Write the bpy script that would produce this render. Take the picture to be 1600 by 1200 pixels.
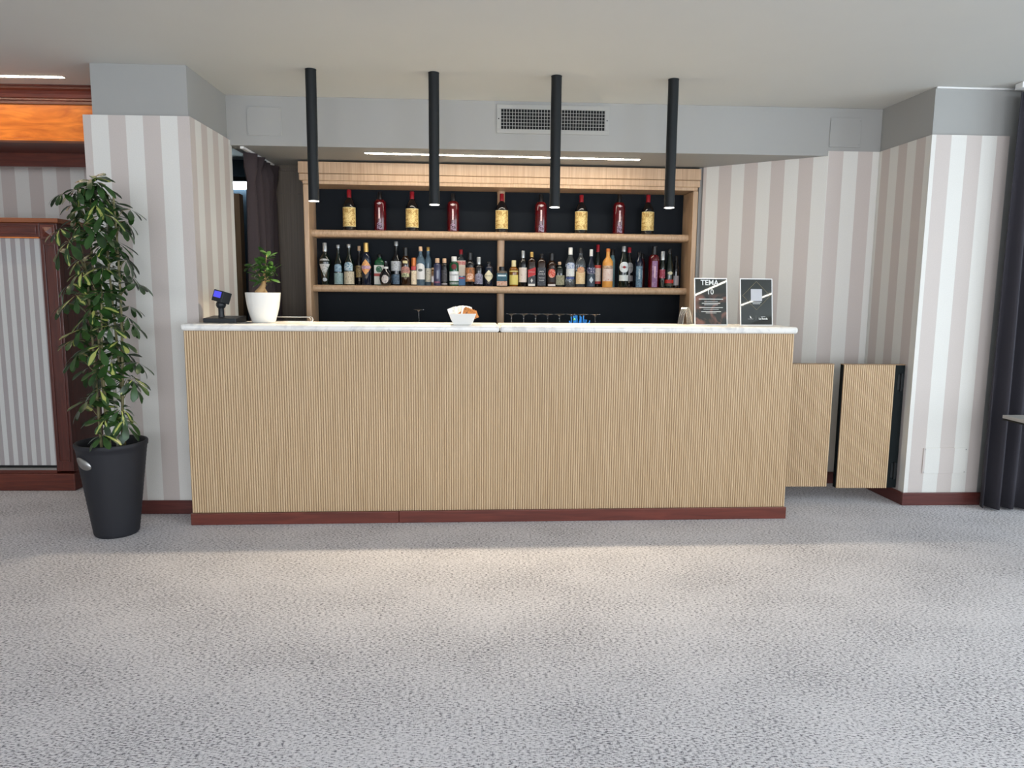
import bpy, bmesh, math, random
from mathutils import Vector, Matrix

# ------------------------------------------------------------------ clean start
for o in list(bpy.data.objects):
    bpy.data.objects.remove(o)
scene = bpy.context.scene
COL = scene.collection
R = math.radians
rnd = random.Random(7)

# ------------------------------------------------------------------ camera
CX, CY, CZ = 1.7466, -4.1041, 1.3687
YAW, PITCH, ROLL, FPX = 0.03089, 0.12761, 0.00853, 1109.0
fw = Vector((math.sin(YAW) * math.cos(PITCH), math.cos(YAW) * math.cos(PITCH), -math.sin(PITCH)))
rt = Vector((math.cos(YAW), -math.sin(YAW), 0))
up = rt.cross(fw)
rt2 = rt * math.cos(ROLL) + up * math.sin(ROLL)
up2 = -rt * math.sin(ROLL) + up * math.cos(ROLL)
camd = bpy.data.cameras.new('camera')
camd.sensor_fit = 'HORIZONTAL'
camd.sensor_width = 36.0
camd.lens = FPX / 1600.0 * 36.0
camd.clip_start = 0.05
camo = bpy.data.objects.new('camera', camd)
COL.objects.link(camo)
m3 = Matrix((rt2, up2, -fw)).transposed()
camo.matrix_world = Matrix.Translation((CX, CY, CZ)) @ m3.to_4x4()
scene.camera = camo

# ------------------------------------------------------------------ world, daylight, exposure
w = bpy.data.worlds.new('overcast_sky')
scene.world = w
w.use_nodes = True
w.node_tree.nodes['Background'].inputs[0].default_value = (0.72, 0.86, 1.0, 1)
w.node_tree.nodes['Background'].inputs[1].default_value = 1.2
scene.view_settings.view_transform = 'Standard'
scene.view_settings.look = 'None'
scene.view_settings.exposure = 0.12
scene.view_settings.gamma = 1.0
scene.view_settings.use_curve_mapping = False


def area(name, loc, direction, sx, sy, power, col):
    l = bpy.data.lights.new(name, 'AREA')
    l.shape = 'RECTANGLE'
    l.size, l.size_y, l.energy, l.color = sx, sy, power, col
    o = bpy.data.objects.new(name, l)
    COL.objects.link(o)
    o.location = loc
    o.rotation_euler = Vector(direction).to_track_quat('-Z', 'Y').to_euler()
    return o


DAY = (0.90, 0.93, 1.0)
# daylight standing in the window openings of the wall behind the photographer and of the right wall
for x, pw_ in ((-1.9, 40), (1.3, 110), (4.5, 115)):
    area('window_daylight', (x, -7.92, 1.45), (0, 1, 0), 2.4, 2.1, pw_, DAY)
area('window_daylight', (8.12, -1.9, 1.45), (-1, 0, 0), 2.6, 2.1, 78, (0.760, 0.90, 1.0))
area('window_daylight', (8.12, -5.3, 1.45), (-1, 0, 0), 2.6, 2.1, 85, (0.760, 0.90, 1.0))

# ------------------------------------------------------------------ helpers


class MB:
    """collects geometry for one mesh"""

    def __init__(self):
        self.v, self.f = [], []

    def add(self, vs, fs):
        n = len(self.v)
        self.v += [tuple(p) for p in vs]
        self.f += [tuple(i + n for i in f) for f in fs]
        return self

    def box(self, x0, y0, z0, x1, y1, z1):
        return self.add([(x0, y0, z0), (x1, y0, z0), (x1, y1, z0), (x0, y1, z0),
                         (x0, y0, z1), (x1, y0, z1), (x1, y1, z1), (x0, y1, z1)],
                        [(0, 3, 2, 1), (4, 5, 6, 7), (0, 1, 5, 4), (1, 2, 6, 5), (2, 3, 7, 6), (3, 0, 4, 7)])

    def prism(self, poly, z0, z1):
        n = len(poly)
        vs = [(p[0], p[1], z0) for p in poly] + [(p[0], p[1], z1) for p in poly]
        fs = [tuple(reversed(range(n))), tuple(range(n, 2 * n))]
        fs += [(i, (i + 1) % n, n + (i + 1) % n, n + i) for i in range(n)]
        return self.add(vs, fs)

    def prism_x(self, poly, x0, x1):
        """poly in (y, z), extruded along x"""
        n = len(poly)
        vs = [(x0, p[0], p[1]) for p in poly] + [(x1, p[0], p[1]) for p in poly]
        fs = [tuple(range(n)), tuple(reversed(range(n, 2 * n)))]
        fs += [(i, n + i, n + (i + 1) % n, (i + 1) % n) for i in range(n)]
        return self.add(vs, fs)

    def prism_y(self, poly, y0, y1):
        """poly in (x, z), extruded along y"""
        n = len(poly)
        vs = [(p[0], y0, p[1]) for p in poly] + [(p[0], y1, p[1]) for p in poly]
        fs = [tuple(range(n)), tuple(reversed(range(n, 2 * n)))]
        fs += [(i, n + i, n + (i + 1) % n, (i + 1) % n) for i in range(n)]
        return self.add(vs, fs)

    def lathe(self, prof, seg=24, c=(0, 0), capb=True, capt=True, sq=None):
        """prof: list of (radius, z); sq: superellipse exponent for squarish bottles"""
        n = len(prof)
        vs, fs = [], []
        for r, z in prof:
            for k in range(seg):
                a = 2 * math.pi * k / seg
                ca, sa = math.cos(a), math.sin(a)
                q = 1.0
                if sq and r > 0.016:
                    q = (abs(ca) ** sq + abs(sa) ** sq) ** (-1.0 / sq)
                vs.append((c[0] + r * ca * q, c[1] + r * sa * q, z))
        for i in range(n - 1):
            for k in range(seg):
                k2 = (k + 1) % seg
                fs.append((i * seg + k, i * seg + k2, (i + 1) * seg + k2, (i + 1) * seg + k))
        if capb:
            fs.append(tuple(reversed(range(seg))))
        if capt:
            fs.append(tuple(range((n - 1) * seg, n * seg)))
        return self.add(vs, fs)

    def tube(self, pts, r, seg=6, taper=None):
        pts = [Vector(p) for p in pts]
        n = len(pts)
        vs, fs = [], []
        prev = None
        for i, p in enumerate(pts):
            t = (pts[min(i + 1, n - 1)] - pts[max(i - 1, 0)]).normalized()
            a = Vector((0, 0, 1)) if abs(t.z) < 0.9 else Vector((1, 0, 0))
            if prev is None:
                x = t.cross(a).normalized()
            else:
                x = (prev - t * prev.dot(t)).normalized()
            prev = x
            y = t.cross(x)
            rr = r if taper is None else r + (taper - r) * i / (n - 1)
            for k in range(seg):
                an = 2 * math.pi * k / seg
                vs.append(p + x * (rr * math.cos(an)) + y * (rr * math.sin(an)))
        for i in range(n - 1):
            for k in range(seg):
                k2 = (k + 1) % seg
                fs.append((i * seg + k, i * seg + k2, (i + 1) * seg + k2, (i + 1) * seg + k))
        fs.append(tuple(reversed(range(seg))))
        fs.append(tuple(range((n - 1) * seg, n * seg)))
        return self.add(vs, fs)

    def mesh(self, name):
        me = bpy.data.meshes.new(name)
        me.from_pydata(self.v, [], self.f)
        bm = bmesh.new()
        bm.from_mesh(me)
        bmesh.ops.recalc_face_normals(bm, faces=bm.faces)
        bm.to_mesh(me)
        bm.free()
        return me

    def build(self, name, mat, parent=None, loc=None, rot=None, smooth=False, bevel=0, bseg=2):
        me = self.mesh(name)
        if mat:
            me.materials.append(mat)
        if smooth:
            me.shade_smooth()
            if smooth != 'all':
                me.set_sharp_from_angle(angle=R(40))
        o = bpy.data.objects.new(name, me)
        COL.objects.link(o)
        if parent:
            o.parent = parent
        if loc is not None:
            o.location = loc
        if rot is not None:
            o.rotation_euler = rot
        if bevel:
            md = o.modifiers.new('bevel', 'BEVEL')
            md.width = bevel
            md.segments = bseg
            md.limit_method = 'ANGLE'
        return o


def tag(o, label=None, cat=None, group=None, kind=None):
    if label:
        o['label'] = label
    if cat:
        o['category'] = cat
    if group:
        o['group'] = group
    if kind:
        o['kind'] = kind
    return o


def empty(name, loc=(0, 0, 0), rz=0.0, label=None, cat=None, group=None, kind=None):
    o = bpy.data.objects.new(name, None)
    o.empty_display_size = 0.1
    COL.objects.link(o)
    o.location = loc
    o.rotation_euler = (0, 0, rz)
    return tag(o, label, cat, group, kind)


def copy_tree(o, parent=None):
    c = o.copy()
    COL.objects.link(c)
    c.parent = parent
    for ch in o.children:
        copy_tree(ch, c)
    return c


# ------------------------------------------------------------------ materials
def srgb(r, g, b):
    f = lambda c: (c / 255.0) / 12.92 if c <= 10 else (((c / 255.0) + 0.055) / 1.055) ** 2.4
    return (f(r), f(g), f(b), 1.0)


def new_mat(name):
    m = bpy.data.materials.new(name)
    m.use_nodes = True
    return m, m.node_tree.nodes, m.node_tree.links, m.node_tree.nodes['Principled BSDF']


def plain(name, col, rough=0.5, metal=0.0, var=0.06, scale=30.0, trans=0.0, coat=0.0, ior=1.45, bump=0.0, spec=0.5):
    """one colour with a slight procedural mottling"""
    m, N, L, P = new_mat(name)
    tc = N.new('ShaderNodeTexCoord')
    no = N.new('ShaderNodeTexNoise')
    no.inputs['Scale'].default_value = scale
    no.inputs['Detail'].default_value = 3
    L.new(tc.outputs['Object'], no.inputs['Vector'])
    mx = N.new('ShaderNodeMix')
    mx.data_type = 'RGBA'
    mx.inputs['A'].default_value = tuple(c * (1 - var) for c in col[:3]) + (1,)
    mx.inputs['B'].default_value = tuple(min(1, c * (1 + var)) for c in col[:3]) + (1,)
    L.new(no.outputs['Fac'], mx.inputs['Factor'])
    L.new(mx.outputs['Result'], P.inputs['Base Color'])
    P.inputs['Roughness'].default_value = rough
    P.inputs['Metallic'].default_value = metal
    P.inputs['IOR'].default_value = ior
    P.inputs['Transmission Weight'].default_value = trans
    P.inputs['Coat Weight'].default_value = coat
    P.inputs['Specular IOR Level'].default_value = spec
    if bump:
        bp = N.new('ShaderNodeBump')
        bp.inputs['Strength'].default_value = bump
        bp.inputs['Distance'].default_value = 0.002
        L.new(no.outputs['Fac'], bp.inputs['Height'])
        L.new(bp.outputs['Normal'], P.inputs['Normal'])
    return m


def emit(name, col, strength, base=(0.8, 0.8, 0.8, 1)):
    m, N, L, P = new_mat(name)
    P.inputs['Base Color'].default_value = base
    P.inputs['Emission Color'].default_value = col
    P.inputs['Emission Strength'].default_value = strength
    return m


def wood(name, c1, c2, stretch=(60, 60, 2), rough=0.45, coat=0.0, bump=0.05, dist=1.0):
    m, N, L, P = new_mat(name)
    tc = N.new('ShaderNodeTexCoord')
    mp = N.new('ShaderNodeMapping')
    mp.inputs['Scale'].default_value = stretch
    L.new(tc.outputs['Object'], mp.inputs['Vector'])
    no = N.new('ShaderNodeTexNoise')
    no.inputs['Scale'].default_value = 1.0
    no.inputs['Detail'].default_value = 5
    no.inputs['Distortion'].default_value = dist
    L.new(mp.outputs['Vector'], no.inputs['Vector'])
    cr = N.new('ShaderNodeValToRGB')
    cr.color_ramp.elements[0].position = 0.32
    cr.color_ramp.elements[0].color = c1
    cr.color_ramp.elements[1].position = 0.68
    cr.color_ramp.elements[1].color = c2
    L.new(no.outputs['Fac'], cr.inputs['Fac'])
    L.new(cr.outputs['Color'], P.inputs['Base Color'])
    P.inputs['Roughness'].default_value = rough
    P.inputs['Coat Weight'].default_value = coat
    P.inputs['Coat Roughness'].default_value = 0.12
    if bump:
        bp = N.new('ShaderNodeBump')
        bp.inputs['Strength'].default_value = bump
        bp.inputs['Distance'].default_value = 0.002
        L.new(no.outputs['Fac'], bp.inputs['Height'])
        L.new(bp.outputs['Normal'], P.inputs['Normal'])
    return m


WP_WHITE = srgb(226, 224, 218)
WP_BEIGE = srgb(204, 194, 188)


def wallpaper(name, step, start, white=WP_WHITE, beige=WP_BEIGE, rough=0.55):
    """vertical stripes along the wall's own x axis; a pale stripe begins at start"""
    m, N, L, P = new_mat(name)
    tc = N.new('ShaderNodeTexCoord')
    sx = N.new('ShaderNodeSeparateXYZ')
    L.new(tc.outputs['Object'], sx.inputs[0])

    def math_node(op, a, b):
        n = N.new('ShaderNodeMath')
        n.operation = op
        for i, q in enumerate((a, b)):
            if hasattr(q, 'is_linked'):
                L.new(q, n.inputs[i])
            else:
                n.inputs[i].default_value = q
        return n.outputs[0]
    t = math_node('SUBTRACT', sx.outputs['X'], start - 40 * step)
    t = math_node('DIVIDE', t, 2 * step)
    t = math_node('FRACT', t, 0.0)
    t = math_node('GREATER_THAN', t, 0.5)
    mx = N.new('ShaderNodeMix')
    mx.data_type = 'RGBA'
    mx.inputs['A'].default_value = white
    mx.inputs['B'].default_value = beige
    L.new(t, mx.inputs['Factor'])
    no = N.new('ShaderNodeTexNoise')
    no.inputs['Scale'].default_value = 160
    no.inputs['Detail'].default_value = 2
    L.new(tc.outputs['Object'], no.inputs['Vector'])
    mul = N.new('ShaderNodeMix')
    mul.data_type = 'RGBA'
    mul.blend_type = 'MULTIPLY'
    mul.inputs['Factor'].default_value = 0.12
    L.new(mx.outputs['Result'], mul.inputs['A'])
    L.new(no.outputs['Fac'], mul.inputs['B'])
    L.new(mul.outputs['Result'], P.inputs['Base Color'])
    P.inputs['Roughness'].default_value = rough
    bp = N.new('ShaderNodeBump')
    bp.inputs['Strength'].default_value = 0.08
    bp.inputs['Distance'].default_value = 0.001
    L.new(no.outputs['Fac'], bp.inputs['Height'])
    L.new(bp.outputs['Normal'], P.inputs['Normal'])
    return m


def carpet():
    m, N, L, P = new_mat('carpet_weave')
    tc = N.new('ShaderNodeTexCoord')

    def noise(scale, detail, rough=0.5):
        mp = N.new('ShaderNodeMapping')
        mp.inputs['Scale'].default_value = scale
        L.new(tc.outputs['Object'], mp.inputs['Vector'])
        n = N.new('ShaderNodeTexNoise')
        n.inputs['Scale'].default_value = 1
        n.inputs['Detail'].default_value = detail
        n.inputs['Roughness'].default_value = rough
        L.new(mp.outputs['Vector'], n.inputs['Vector'])
        return n.outputs['Fac']
    dash = noise((72, 185, 1), 2.5, 0.6)
    warp = noise((260, 60, 1), 1.5)
    patch = noise((2.2, 3.0, 1), 3)
    add = N.new('ShaderNodeMath')
    add.operation = 'MULTIPLY_ADD'
    L.new(patch, add.inputs[0])
    add.inputs[1].default_value = 0.14
    L.new(dash, add.inputs[2])
    add2 = N.new('ShaderNodeMath')
    add2.operation = 'MULTIPLY_ADD'
    L.new(warp, add2.inputs[0])
    add2.inputs[1].default_value = 0.25
    L.new(add.outputs[0], add2.inputs[2])
    cr = N.new('ShaderNodeValToRGB')
    e = cr.color_ramp.elements
    e[0].position = 0.56
    e[0].color = srgb(118, 116, 122)
    e[1].position = 0.68
    e[1].color = srgb(208, 206, 210)
    n2 = e.new(0.84)
    n2.color = srgb(228, 225, 228)
    L.new(add2.outputs[0], cr.inputs['Fac'])
    L.new(cr.outputs['Color'], P.inputs['Base Color'])
    P.inputs['Roughness'].default_value = 0.95
    P.inputs['Specular IOR Level'].default_value = 0.1
    bp = N.new('ShaderNodeBump')
    bp.inputs['Strength'].default_value = 0.35
    bp.inputs['Distance'].default_value = 0.004
    L.new(add2.outputs[0], bp.inputs['Height'])
    L.new(bp.outputs['Normal'], P.inputs['Normal'])
    return m


def marble():
    m, N, L, P = new_mat('white_marble')
    tc = N.new('ShaderNodeTexCoord')
    no = N.new('ShaderNodeTexNoise')
    no.inputs['Scale'].default_value = 9
    no.inputs['Detail'].default_value = 8
    no.inputs['Distortion'].default_value = 1.5
    L.new(tc.outputs['Object'], no.inputs['Vector'])
    cr = N.new('ShaderNodeValToRGB')
    cr.color_ramp.elements[0].position = 0.35
    cr.color_ramp.elements[0].color = srgb(205, 204, 202)
    cr.color_ramp.elements[1].position = 0.52
    cr.color_ramp.elements[1].color = srgb(232, 230, 225)
    L.new(no.outputs['Fac'], cr.inputs['Fac'])
    L.new(cr.outputs['Color'], P.inputs['Base Color'])
    P.inputs['Roughness'].default_value = 0.22
    return m


M = {}
M['carpet'] = carpet()
M['paint'] = plain('ceiling_paint', srgb(205, 205, 200), 0.7, var=0.02, scale=3, bump=0.02)
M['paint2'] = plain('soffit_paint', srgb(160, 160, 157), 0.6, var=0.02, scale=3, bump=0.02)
M['roomwall'] = plain('room_wall_paint', srgb(205, 202, 196), 0.7, var=0.03, scale=3)
M['mahogany'] = wood('mahogany', srgb(76, 30, 22), srgb(106, 46, 30), (3, 40, 40), 0.35, 0.3)
M['mahogany_v'] = wood('mahogany_upright', srgb(68, 26, 20), srgb(94, 40, 28), (40, 40, 3), 0.35, 0.3)
M['plinth'] = wood('plinth_wood', srgb(86, 35, 25), srgb(112, 50, 37), (3, 40, 40), 0.4, 0.2)
M['baseb'] = wood('baseboard_wood', srgb(78, 36, 32), srgb(98, 48, 42), (3, 40, 40), 0.4, 0.2)
M['cherry'] = wood('cherry_veneer', srgb(186, 96, 28), srgb(226, 132, 48), (2.5, 20, 14), 0.3, 0.5, 0.02, 2.5)
M['oak_rib'] = wood('oak_ribs', srgb(190, 162, 125), srgb(209, 183, 147), (90, 90, 2.5), 0.5, 0, 0.05)
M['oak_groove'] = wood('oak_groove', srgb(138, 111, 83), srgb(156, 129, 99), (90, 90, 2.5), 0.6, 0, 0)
M['oak'] = wood('oak_veneer', srgb(178, 146, 114), srgb(201, 169, 137), (70, 70, 2), 0.4, 0.1)
M['oak_x'] = wood('oak_shelf_edge', srgb(180, 149, 117), srgb(203, 172, 140), (60, 30, 30), 0.4, 0.1)
M['greyoak'] = wood('grey_wood_panel', srgb(84, 74, 64), srgb(98, 88, 76), (60, 60, 1.5), 0.55)
M['navy'] = plain('navy_laminate', srgb(9, 17, 25), 0.6, var=0.05, scale=2, spec=0.2)
M['marble'] = marble()
M['black'] = plain('black_metal', srgb(20, 24, 26), 0.5, 0.0, var=0.05, spec=0.35)
M['blackmdf'] = plain('black_board', srgb(12, 20, 22), 0.6, var=0.08, spec=0.2)
M['plastic'] = plain('black_plastic', srgb(38, 42, 46), 0.4, var=0.05)
M['chrome'] = plain('chrome', srgb(205, 205, 205), 0.18, 1.0, var=0.03)
M['steel'] = plain('brushed_steel', srgb(170, 170, 168), 0.35, 0.9, var=0.05)
M['pot'] = plain('charcoal_planter', srgb(30, 31, 37), 0.6, var=0.08, scale=20, bump=0.05)
M['soil'] = plain('potting_soil', srgb(38, 30, 24), 0.95, var=0.5, scale=60, bump=0.5)
M['ceramic'] = plain('white_ceramic', srgb(232, 231, 226), 0.18, var=0.01, coat=0.4)
M['curtain'] = plain('charcoal_curtain', srgb(52, 50, 57), 0.85, var=0.08, scale=90)
M['curtain2'] = plain('brown_curtain', srgb(58, 48, 50), 0.85, var=0.08, scale=90)
M['white'] = plain('white_plastic', srgb(228, 228, 226), 0.45, var=0.02)
M['vent'] = plain('vent_enamel', srgb(164, 164, 160), 0.4, var=0.02)
M['dark'] = plain('dark_void', srgb(14, 16, 18), 0.8, var=0.1)
M['led'] = emit('led_diffuser', (1.0, 0.91, 0.76, 1), 36.0)
M['led_warm'] = emit('led_diffuser_warm', (1.0, 0.84, 0.62, 1), 34.0)
M['led_room'] = emit('led_diffuser_room', (1.0, 0.95, 0.80, 1), 42.0)
M['tube'] = emit('cool_tube', (0.72, 0.9, 1.0, 1), 9.0)
M['spot'] = emit('spot_lens', (1.0, 0.95, 0.85, 1), 12.0)
M['staff'] = plain('staff_room_paint', srgb(66, 80, 92), 0.7, var=0.05)
M['tabletop'] = plain('grey_table_laminate', srgb(170, 168, 165), 0.4, var=0.03)
M['glass'] = plain('clear_glass', (0.95, 0.97, 0.97, 1), 0.03, var=0.0, trans=1.0)

# ------------------------------------------------------------------ the setting
ZC, ZW, ZS = 2.6506, 2.3636, 2.3304          # ceiling, wallpaper top, soffit underside
ANG = 0.0314                                  # the bar and its shelves stand slightly turned
BO = Vector((0.0, -0.01, 0.0))                # bar front left corner
UO = Vector((0.325, 1.32, 0.0))               # shelf unit front left corner
ca, sa = math.cos(ANG), math.sin(ANG)


def bl(u, v, z=0.0):
    return Vector((BO.x + u * ca - v * sa, BO.y + u * sa + v * ca, z))


def unl(u, v, z=0.0):
    return Vector((UO.x + u * ca - v * sa, UO.y + u * sa + v * ca, z))


def struct(mb, name, mat, parent=None, **k):
    o = mb.build(name, mat, parent, **k)
    if parent is None:
        o['kind'] = 'structure'
    return o


struct(MB().box(-4.2, -8.1, -0.05, 8.3, 3.4, 0.0), 'floor', M['carpet'])
struct(MB().box(-4.2, -8.1, ZC, 8.3, 3.4, ZC + 0.08), 'ceiling', M['paint'])

# wall behind the photographer: piers, sill and lintel round three windows
mb = MB()
mb.box(-4.2, -8.1, 0, 8.3, -7.95, 0.4).box(-4.2, -8.1, 2.5, 8.3, -7.95, ZC)
for x0, x1 in ((-4.2, -3.1), (-0.7, 0.1), (2.5, 3.3), (5.7, 8.3)):
    mb.box(x0, -8.1, 0.4, x1, -7.95, 2.5)
struct(mb, 'wall_front', M['roomwall'])
mb = MB()
mb.box(8.15, -7.95, 0, 8.3, 3.4, 0.4).box(8.15, -7.95, 2.5, 8.3, 3.4, ZC)
for y0, y1 in ((-7.95, -6.6), (-4.0, -3.2), (-0.6, 3.4)):
    mb.box(8.15, y0, 0.4, 8.3, y1, 2.5)
struct(mb, 'wall_right_far', M['roomwall'])
n = 0
for x in (-1.9, 1.3, 4.5):
    n += 1
    wmb = MB()
    for a, b in ((-1.2, -1.14), (-0.03, 0.03), (1.14, 1.2)):
        wmb.box(x + a, -8.0, 0.4, x + b, -7.95, 2.5)
    wmb.box(x - 1.2, -8.0, 0.4, x + 1.2, -7.95, 0.46).box(x - 1.2, -8.0, 2.44, x + 1.2, -7.95, 2.5)
    struct(wmb, 'window_%d' % n, M['white'])
for y in (-1.9, -5.3):
    n += 1
    wmb = MB()
    for a, b in ((-1.3, -1.24), (-0.03, 0.03), (1.24, 1.3)):
        wmb.box(8.15, y + a, 0.4, 8.2, y + b, 2.5)
    wmb.box(8.15, y - 1.3, 0.4, 8.2, y + 1.3, 0.46).box(8.15, y - 1.3, 2.44, 8.2, y + 1.3, 2.5)
    struct(wmb, 'window_%d' % n, M['white'])
struct(MB().box(-4.2, -7.95, 0, -4.05, 3.4, ZC), 'wall_left_far', M['roomwall'])

# left pier: painted core above, wallpapered cladding below
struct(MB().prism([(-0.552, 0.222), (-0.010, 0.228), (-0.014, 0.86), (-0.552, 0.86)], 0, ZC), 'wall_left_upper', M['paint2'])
wl = struct(MB().box(0, 0, 0, 0.606, 0.016, ZW), 'wall_left_front', wallpaper('wallpaper_left_front', 0.0982, 0.045),
            loc=(-0.6, 0.205, 0))
struct(MB().box(0, 0, 0, 0.652, 0.014, ZW), 'wall_left_side', wallpaper('wallpaper_left_side', 0.0895, 0.056),
       loc=(0.006, 0.2215, 0), rot=(0, 0, R(90)))
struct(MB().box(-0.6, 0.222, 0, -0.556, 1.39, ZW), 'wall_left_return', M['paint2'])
# niche wall behind the wooden portal
struct(MB().box(0, 0, 0, 3.46, 0.1, ZC), 'wall_left_back', wallpaper('wallpaper_niche', 0.1005, 2.0 - 1.731 + 0.055 - 0.055),
       loc=(-4.05, 1.40, 0))
# soffit over the back bar
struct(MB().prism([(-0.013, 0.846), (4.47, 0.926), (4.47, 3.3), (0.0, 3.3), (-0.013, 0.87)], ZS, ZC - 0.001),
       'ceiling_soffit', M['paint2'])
# right pier, front, side, middle and splayed pieces
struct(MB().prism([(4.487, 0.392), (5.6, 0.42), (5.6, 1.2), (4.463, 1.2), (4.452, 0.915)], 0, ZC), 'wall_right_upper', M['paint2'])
wr = struct(MB().box(0, 0, 0, 0.50, 0.016, ZW), 'wall_right_front', wallpaper('wallpaper_right_front', 0.0978, 0.028 - 0.0978),
            loc=(4.475, 0.372, 0), rot=(0, 0, R(1.2)))
sd = math.atan2(0.54, -0.03)
struct(MB().box(0.0, -0.014, 0, 0.545, 0.0, ZW), 'wall_right_side', wallpaper('wallpaper_right_side', 0.0915, 0.055 - 0.0915),
       loc=(4.476, 0.3745, 0), rot=(0, 0, sd))
struct(MB().box(0, -0.3, 0, 0.365, 0.0, ZW), 'wall_right_middle', wallpaper('wallpaper_right_middle', 0.104, 0.049 - 0.104),
       loc=(4.448, 0.921, 0), rot=(0, 0, R(180 + 1.0)))
an = math.atan2(0.51, -0.70)
struct(MB().box(0, -0.3, 0, 0.885, 0.0, ZS), 'wall_right_splay', wallpaper('wallpaper_right_splay', 0.0955, 0.0),
       loc=(4.083, 0.915, 0), rot=(0, 0, an))
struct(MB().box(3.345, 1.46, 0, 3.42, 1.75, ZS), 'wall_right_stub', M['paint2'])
struct(MB().box(0, -0.012, ZC - 0.010, 1.1, 0.0, ZC - 0.0005), 'trim_4', M['white'], loc=(4.488, 0.391, 0), rot=(0, 0, R(1.4)))
# wood panelled wall behind the shelves
mb = MB()
struct(MB().prism([tuple(unl(-0.27, 0.275))[:2], tuple(unl(3.03, 0.275))[:2], tuple(unl(3.03, 0.33))[:2], tuple(unl(-0.27, 0.33))[:2]], 0, ZS),
       'wall_back', M['greyoak'])
wbk = bpy.data.objects['wall_back']
g = empty('trim_1', unl(-0.22, 0.275), ANG, kind='structure')
MB().box(0, -0.008, ZS - 0.045, 0.19, 0, ZS - 0.028).box(0, -0.005, 2.115, 0.19, 0, 2.119).build('bead_moulding', M['greyoak'], g)

# staff room seen through the gap beside the curtain
struct(MB().box(-2.0, 3.2, 0, 0.6, 3.3, ZC), 'wall_staff_back', M['staff'])
struct(MB().box(-2.0, 1.5, 0, -1.95, 3.2, ZC), 'wall_staff_left', M['staff'])
struct(MB().box(0.13, 1.66, 0, 0.18, 3.2, ZC), 'wall_staff_right', M['staff'])
struct(MB().box(-0.10, 1.18, 0, -0.062, 1.26, 2.06), 'trim_2', M['oak_groove'])

# baseboards
BH = 0.085
struct(MB().box(-0.6, 0.190, 0, -0.008, 0.2045, BH), 'baseboard_left', M['baseb'], bevel=0.004)
ob = struct(MB().box(0, -0.016, 0, 0.62, -0.001, BH), 'baseboard_right', M['baseb'], loc=(4.461, 0.372, 0), rot=(0, 0, R(1.2)), bevel=0.004)
struct(MB().box(0.0, 0.0005, 0, 0.545, 0.015, BH), 'baseboard_right_side', M['baseb'], loc=(4.476, 0.3745, 0), rot=(0, 0, sd), bevel=0.004)
struct(MB().box(0.015, 0.0005, 0, 0.36, 0.015, BH), 'baseboard_right_middle', M['baseb'], loc=(4.448, 0.921, 0), rot=(0, 0, R(181)), bevel=0.004)
struct(MB().box(0, 0.0005, 0, 0.87, 0.015, BH), 'baseboard_right_splay', M['baseb'], loc=(4.083, 0.915, 0), rot=(0, 0, an), bevel=0.004)


def screws(parent, pts, r=0.004, mat='steel'):
    for p in pts:
        MB().lathe([(r, 0), (r, 0.0012), (r * 0.6, 0.0022)], 10).build('screw', M[mat], parent, loc=p, rot=(R(90), 0, 0), smooth=True)


# access plate on the right pier, papered over
pl = MB().box(0.112, -0.006, 0.213, 0.408, -0.0005, 0.384).build('access_plate', wr.data.materials[0], None, loc=wr.location, rot=wr.rotation_euler, bevel=0.0015)
tag(pl, 'papered rectangular access plate low on the right pier', 'access plate')
screws(pl, [(0.122, -0.006, 0.223), (0.398, -0.006, 0.223), (0.122, -0.006, 0.374), (0.398, -0.006, 0.374)])
SA = math.atan2(0.079, 4.438)
p1 = MB().box(-0.113, -0.006, -0.092, 0.113, -0.0005, 0.092).build('access_plate', M['paint2'], None, loc=(0.236, 0.850, 2.487), rot=(0, 0, SA), bevel=0.002)
tag(p1, 'square painted access plate on the soffit left of the vent grille', 'access plate')
screws(p1, [(sx * 0.1, -0.006, sz * 0.08) for sx in (-1, 1) for sz in (-1, 1)], mat='paint2')
p2 = MB().box(-0.11, -0.006, -0.098, 0.11, -0.0005, 0.098).build('access_plate', M['paint2'], None, loc=(4.195, 0.920, 2.488), rot=(0, 0, SA), bevel=0.002)
tag(p2, 'square painted access plate on the soffit right of the vent grille', 'access plate')
screws(p2, [(sx * 0.1, -0.006, sz * 0.08) for sx in (-1, 1) for sz in (-1, 1)], mat='paint2')

# ventilation grille on the soffit
v = empty('vent_grille', (2.163, 0.884, 2.533), SA, 'grey metal air vent grille on the soffit above the bar', 'vent')
fm = MB()
W2, H2 = 0.381, 0.094
fm.box(-W2, -0.010, -H2, W2, 0, -H2 + 0.028).box(-W2, -0.010, H2 - 0.028, W2, 0, H2)
fm.box(-W2, -0.010, -H2 + 0.028, -W2 + 0.026, 0, H2 - 0.028).box(W2 - 0.026, -0.010, -H2 + 0.028, W2, 0, H2 - 0.028)
fm.build('frame', M['vent'], v, bevel=0.002)
MB().box(-W2 + 0.02, -0.001, -H2 + 0.02, W2 - 0.02, -0.0002, H2 - 0.02).build('dark_duct_sheet', M['dark'], v)  # near-black sheet, shade inside the duct put into its colour
gb = MB()
k = 36
for i in range(k + 1):
    x = -W2 + 0.028 + (2 * W2 - 0.056) * i / k
    gb.box(x - 0.0016, -0.009, -H2 + 0.028, x + 0.0016, -0.005, H2 - 0.028)
for i in range(7):
    z = -H2 + 0.028 + (2 * H2 - 0.056) * i / 6
    gb.box(-W2 + 0.026, -0.005, z - 0.0014, W2 - 0.026, -0.002, z + 0.0014)
tag(gb.build('louvre_bars', M['vent'], v), kind='stuff')
screws(v, [(-W2 + 0.013, -0.0102, 0), (W2 - 0.013, -0.0102, 0)], 0.004, 'black')


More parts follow.
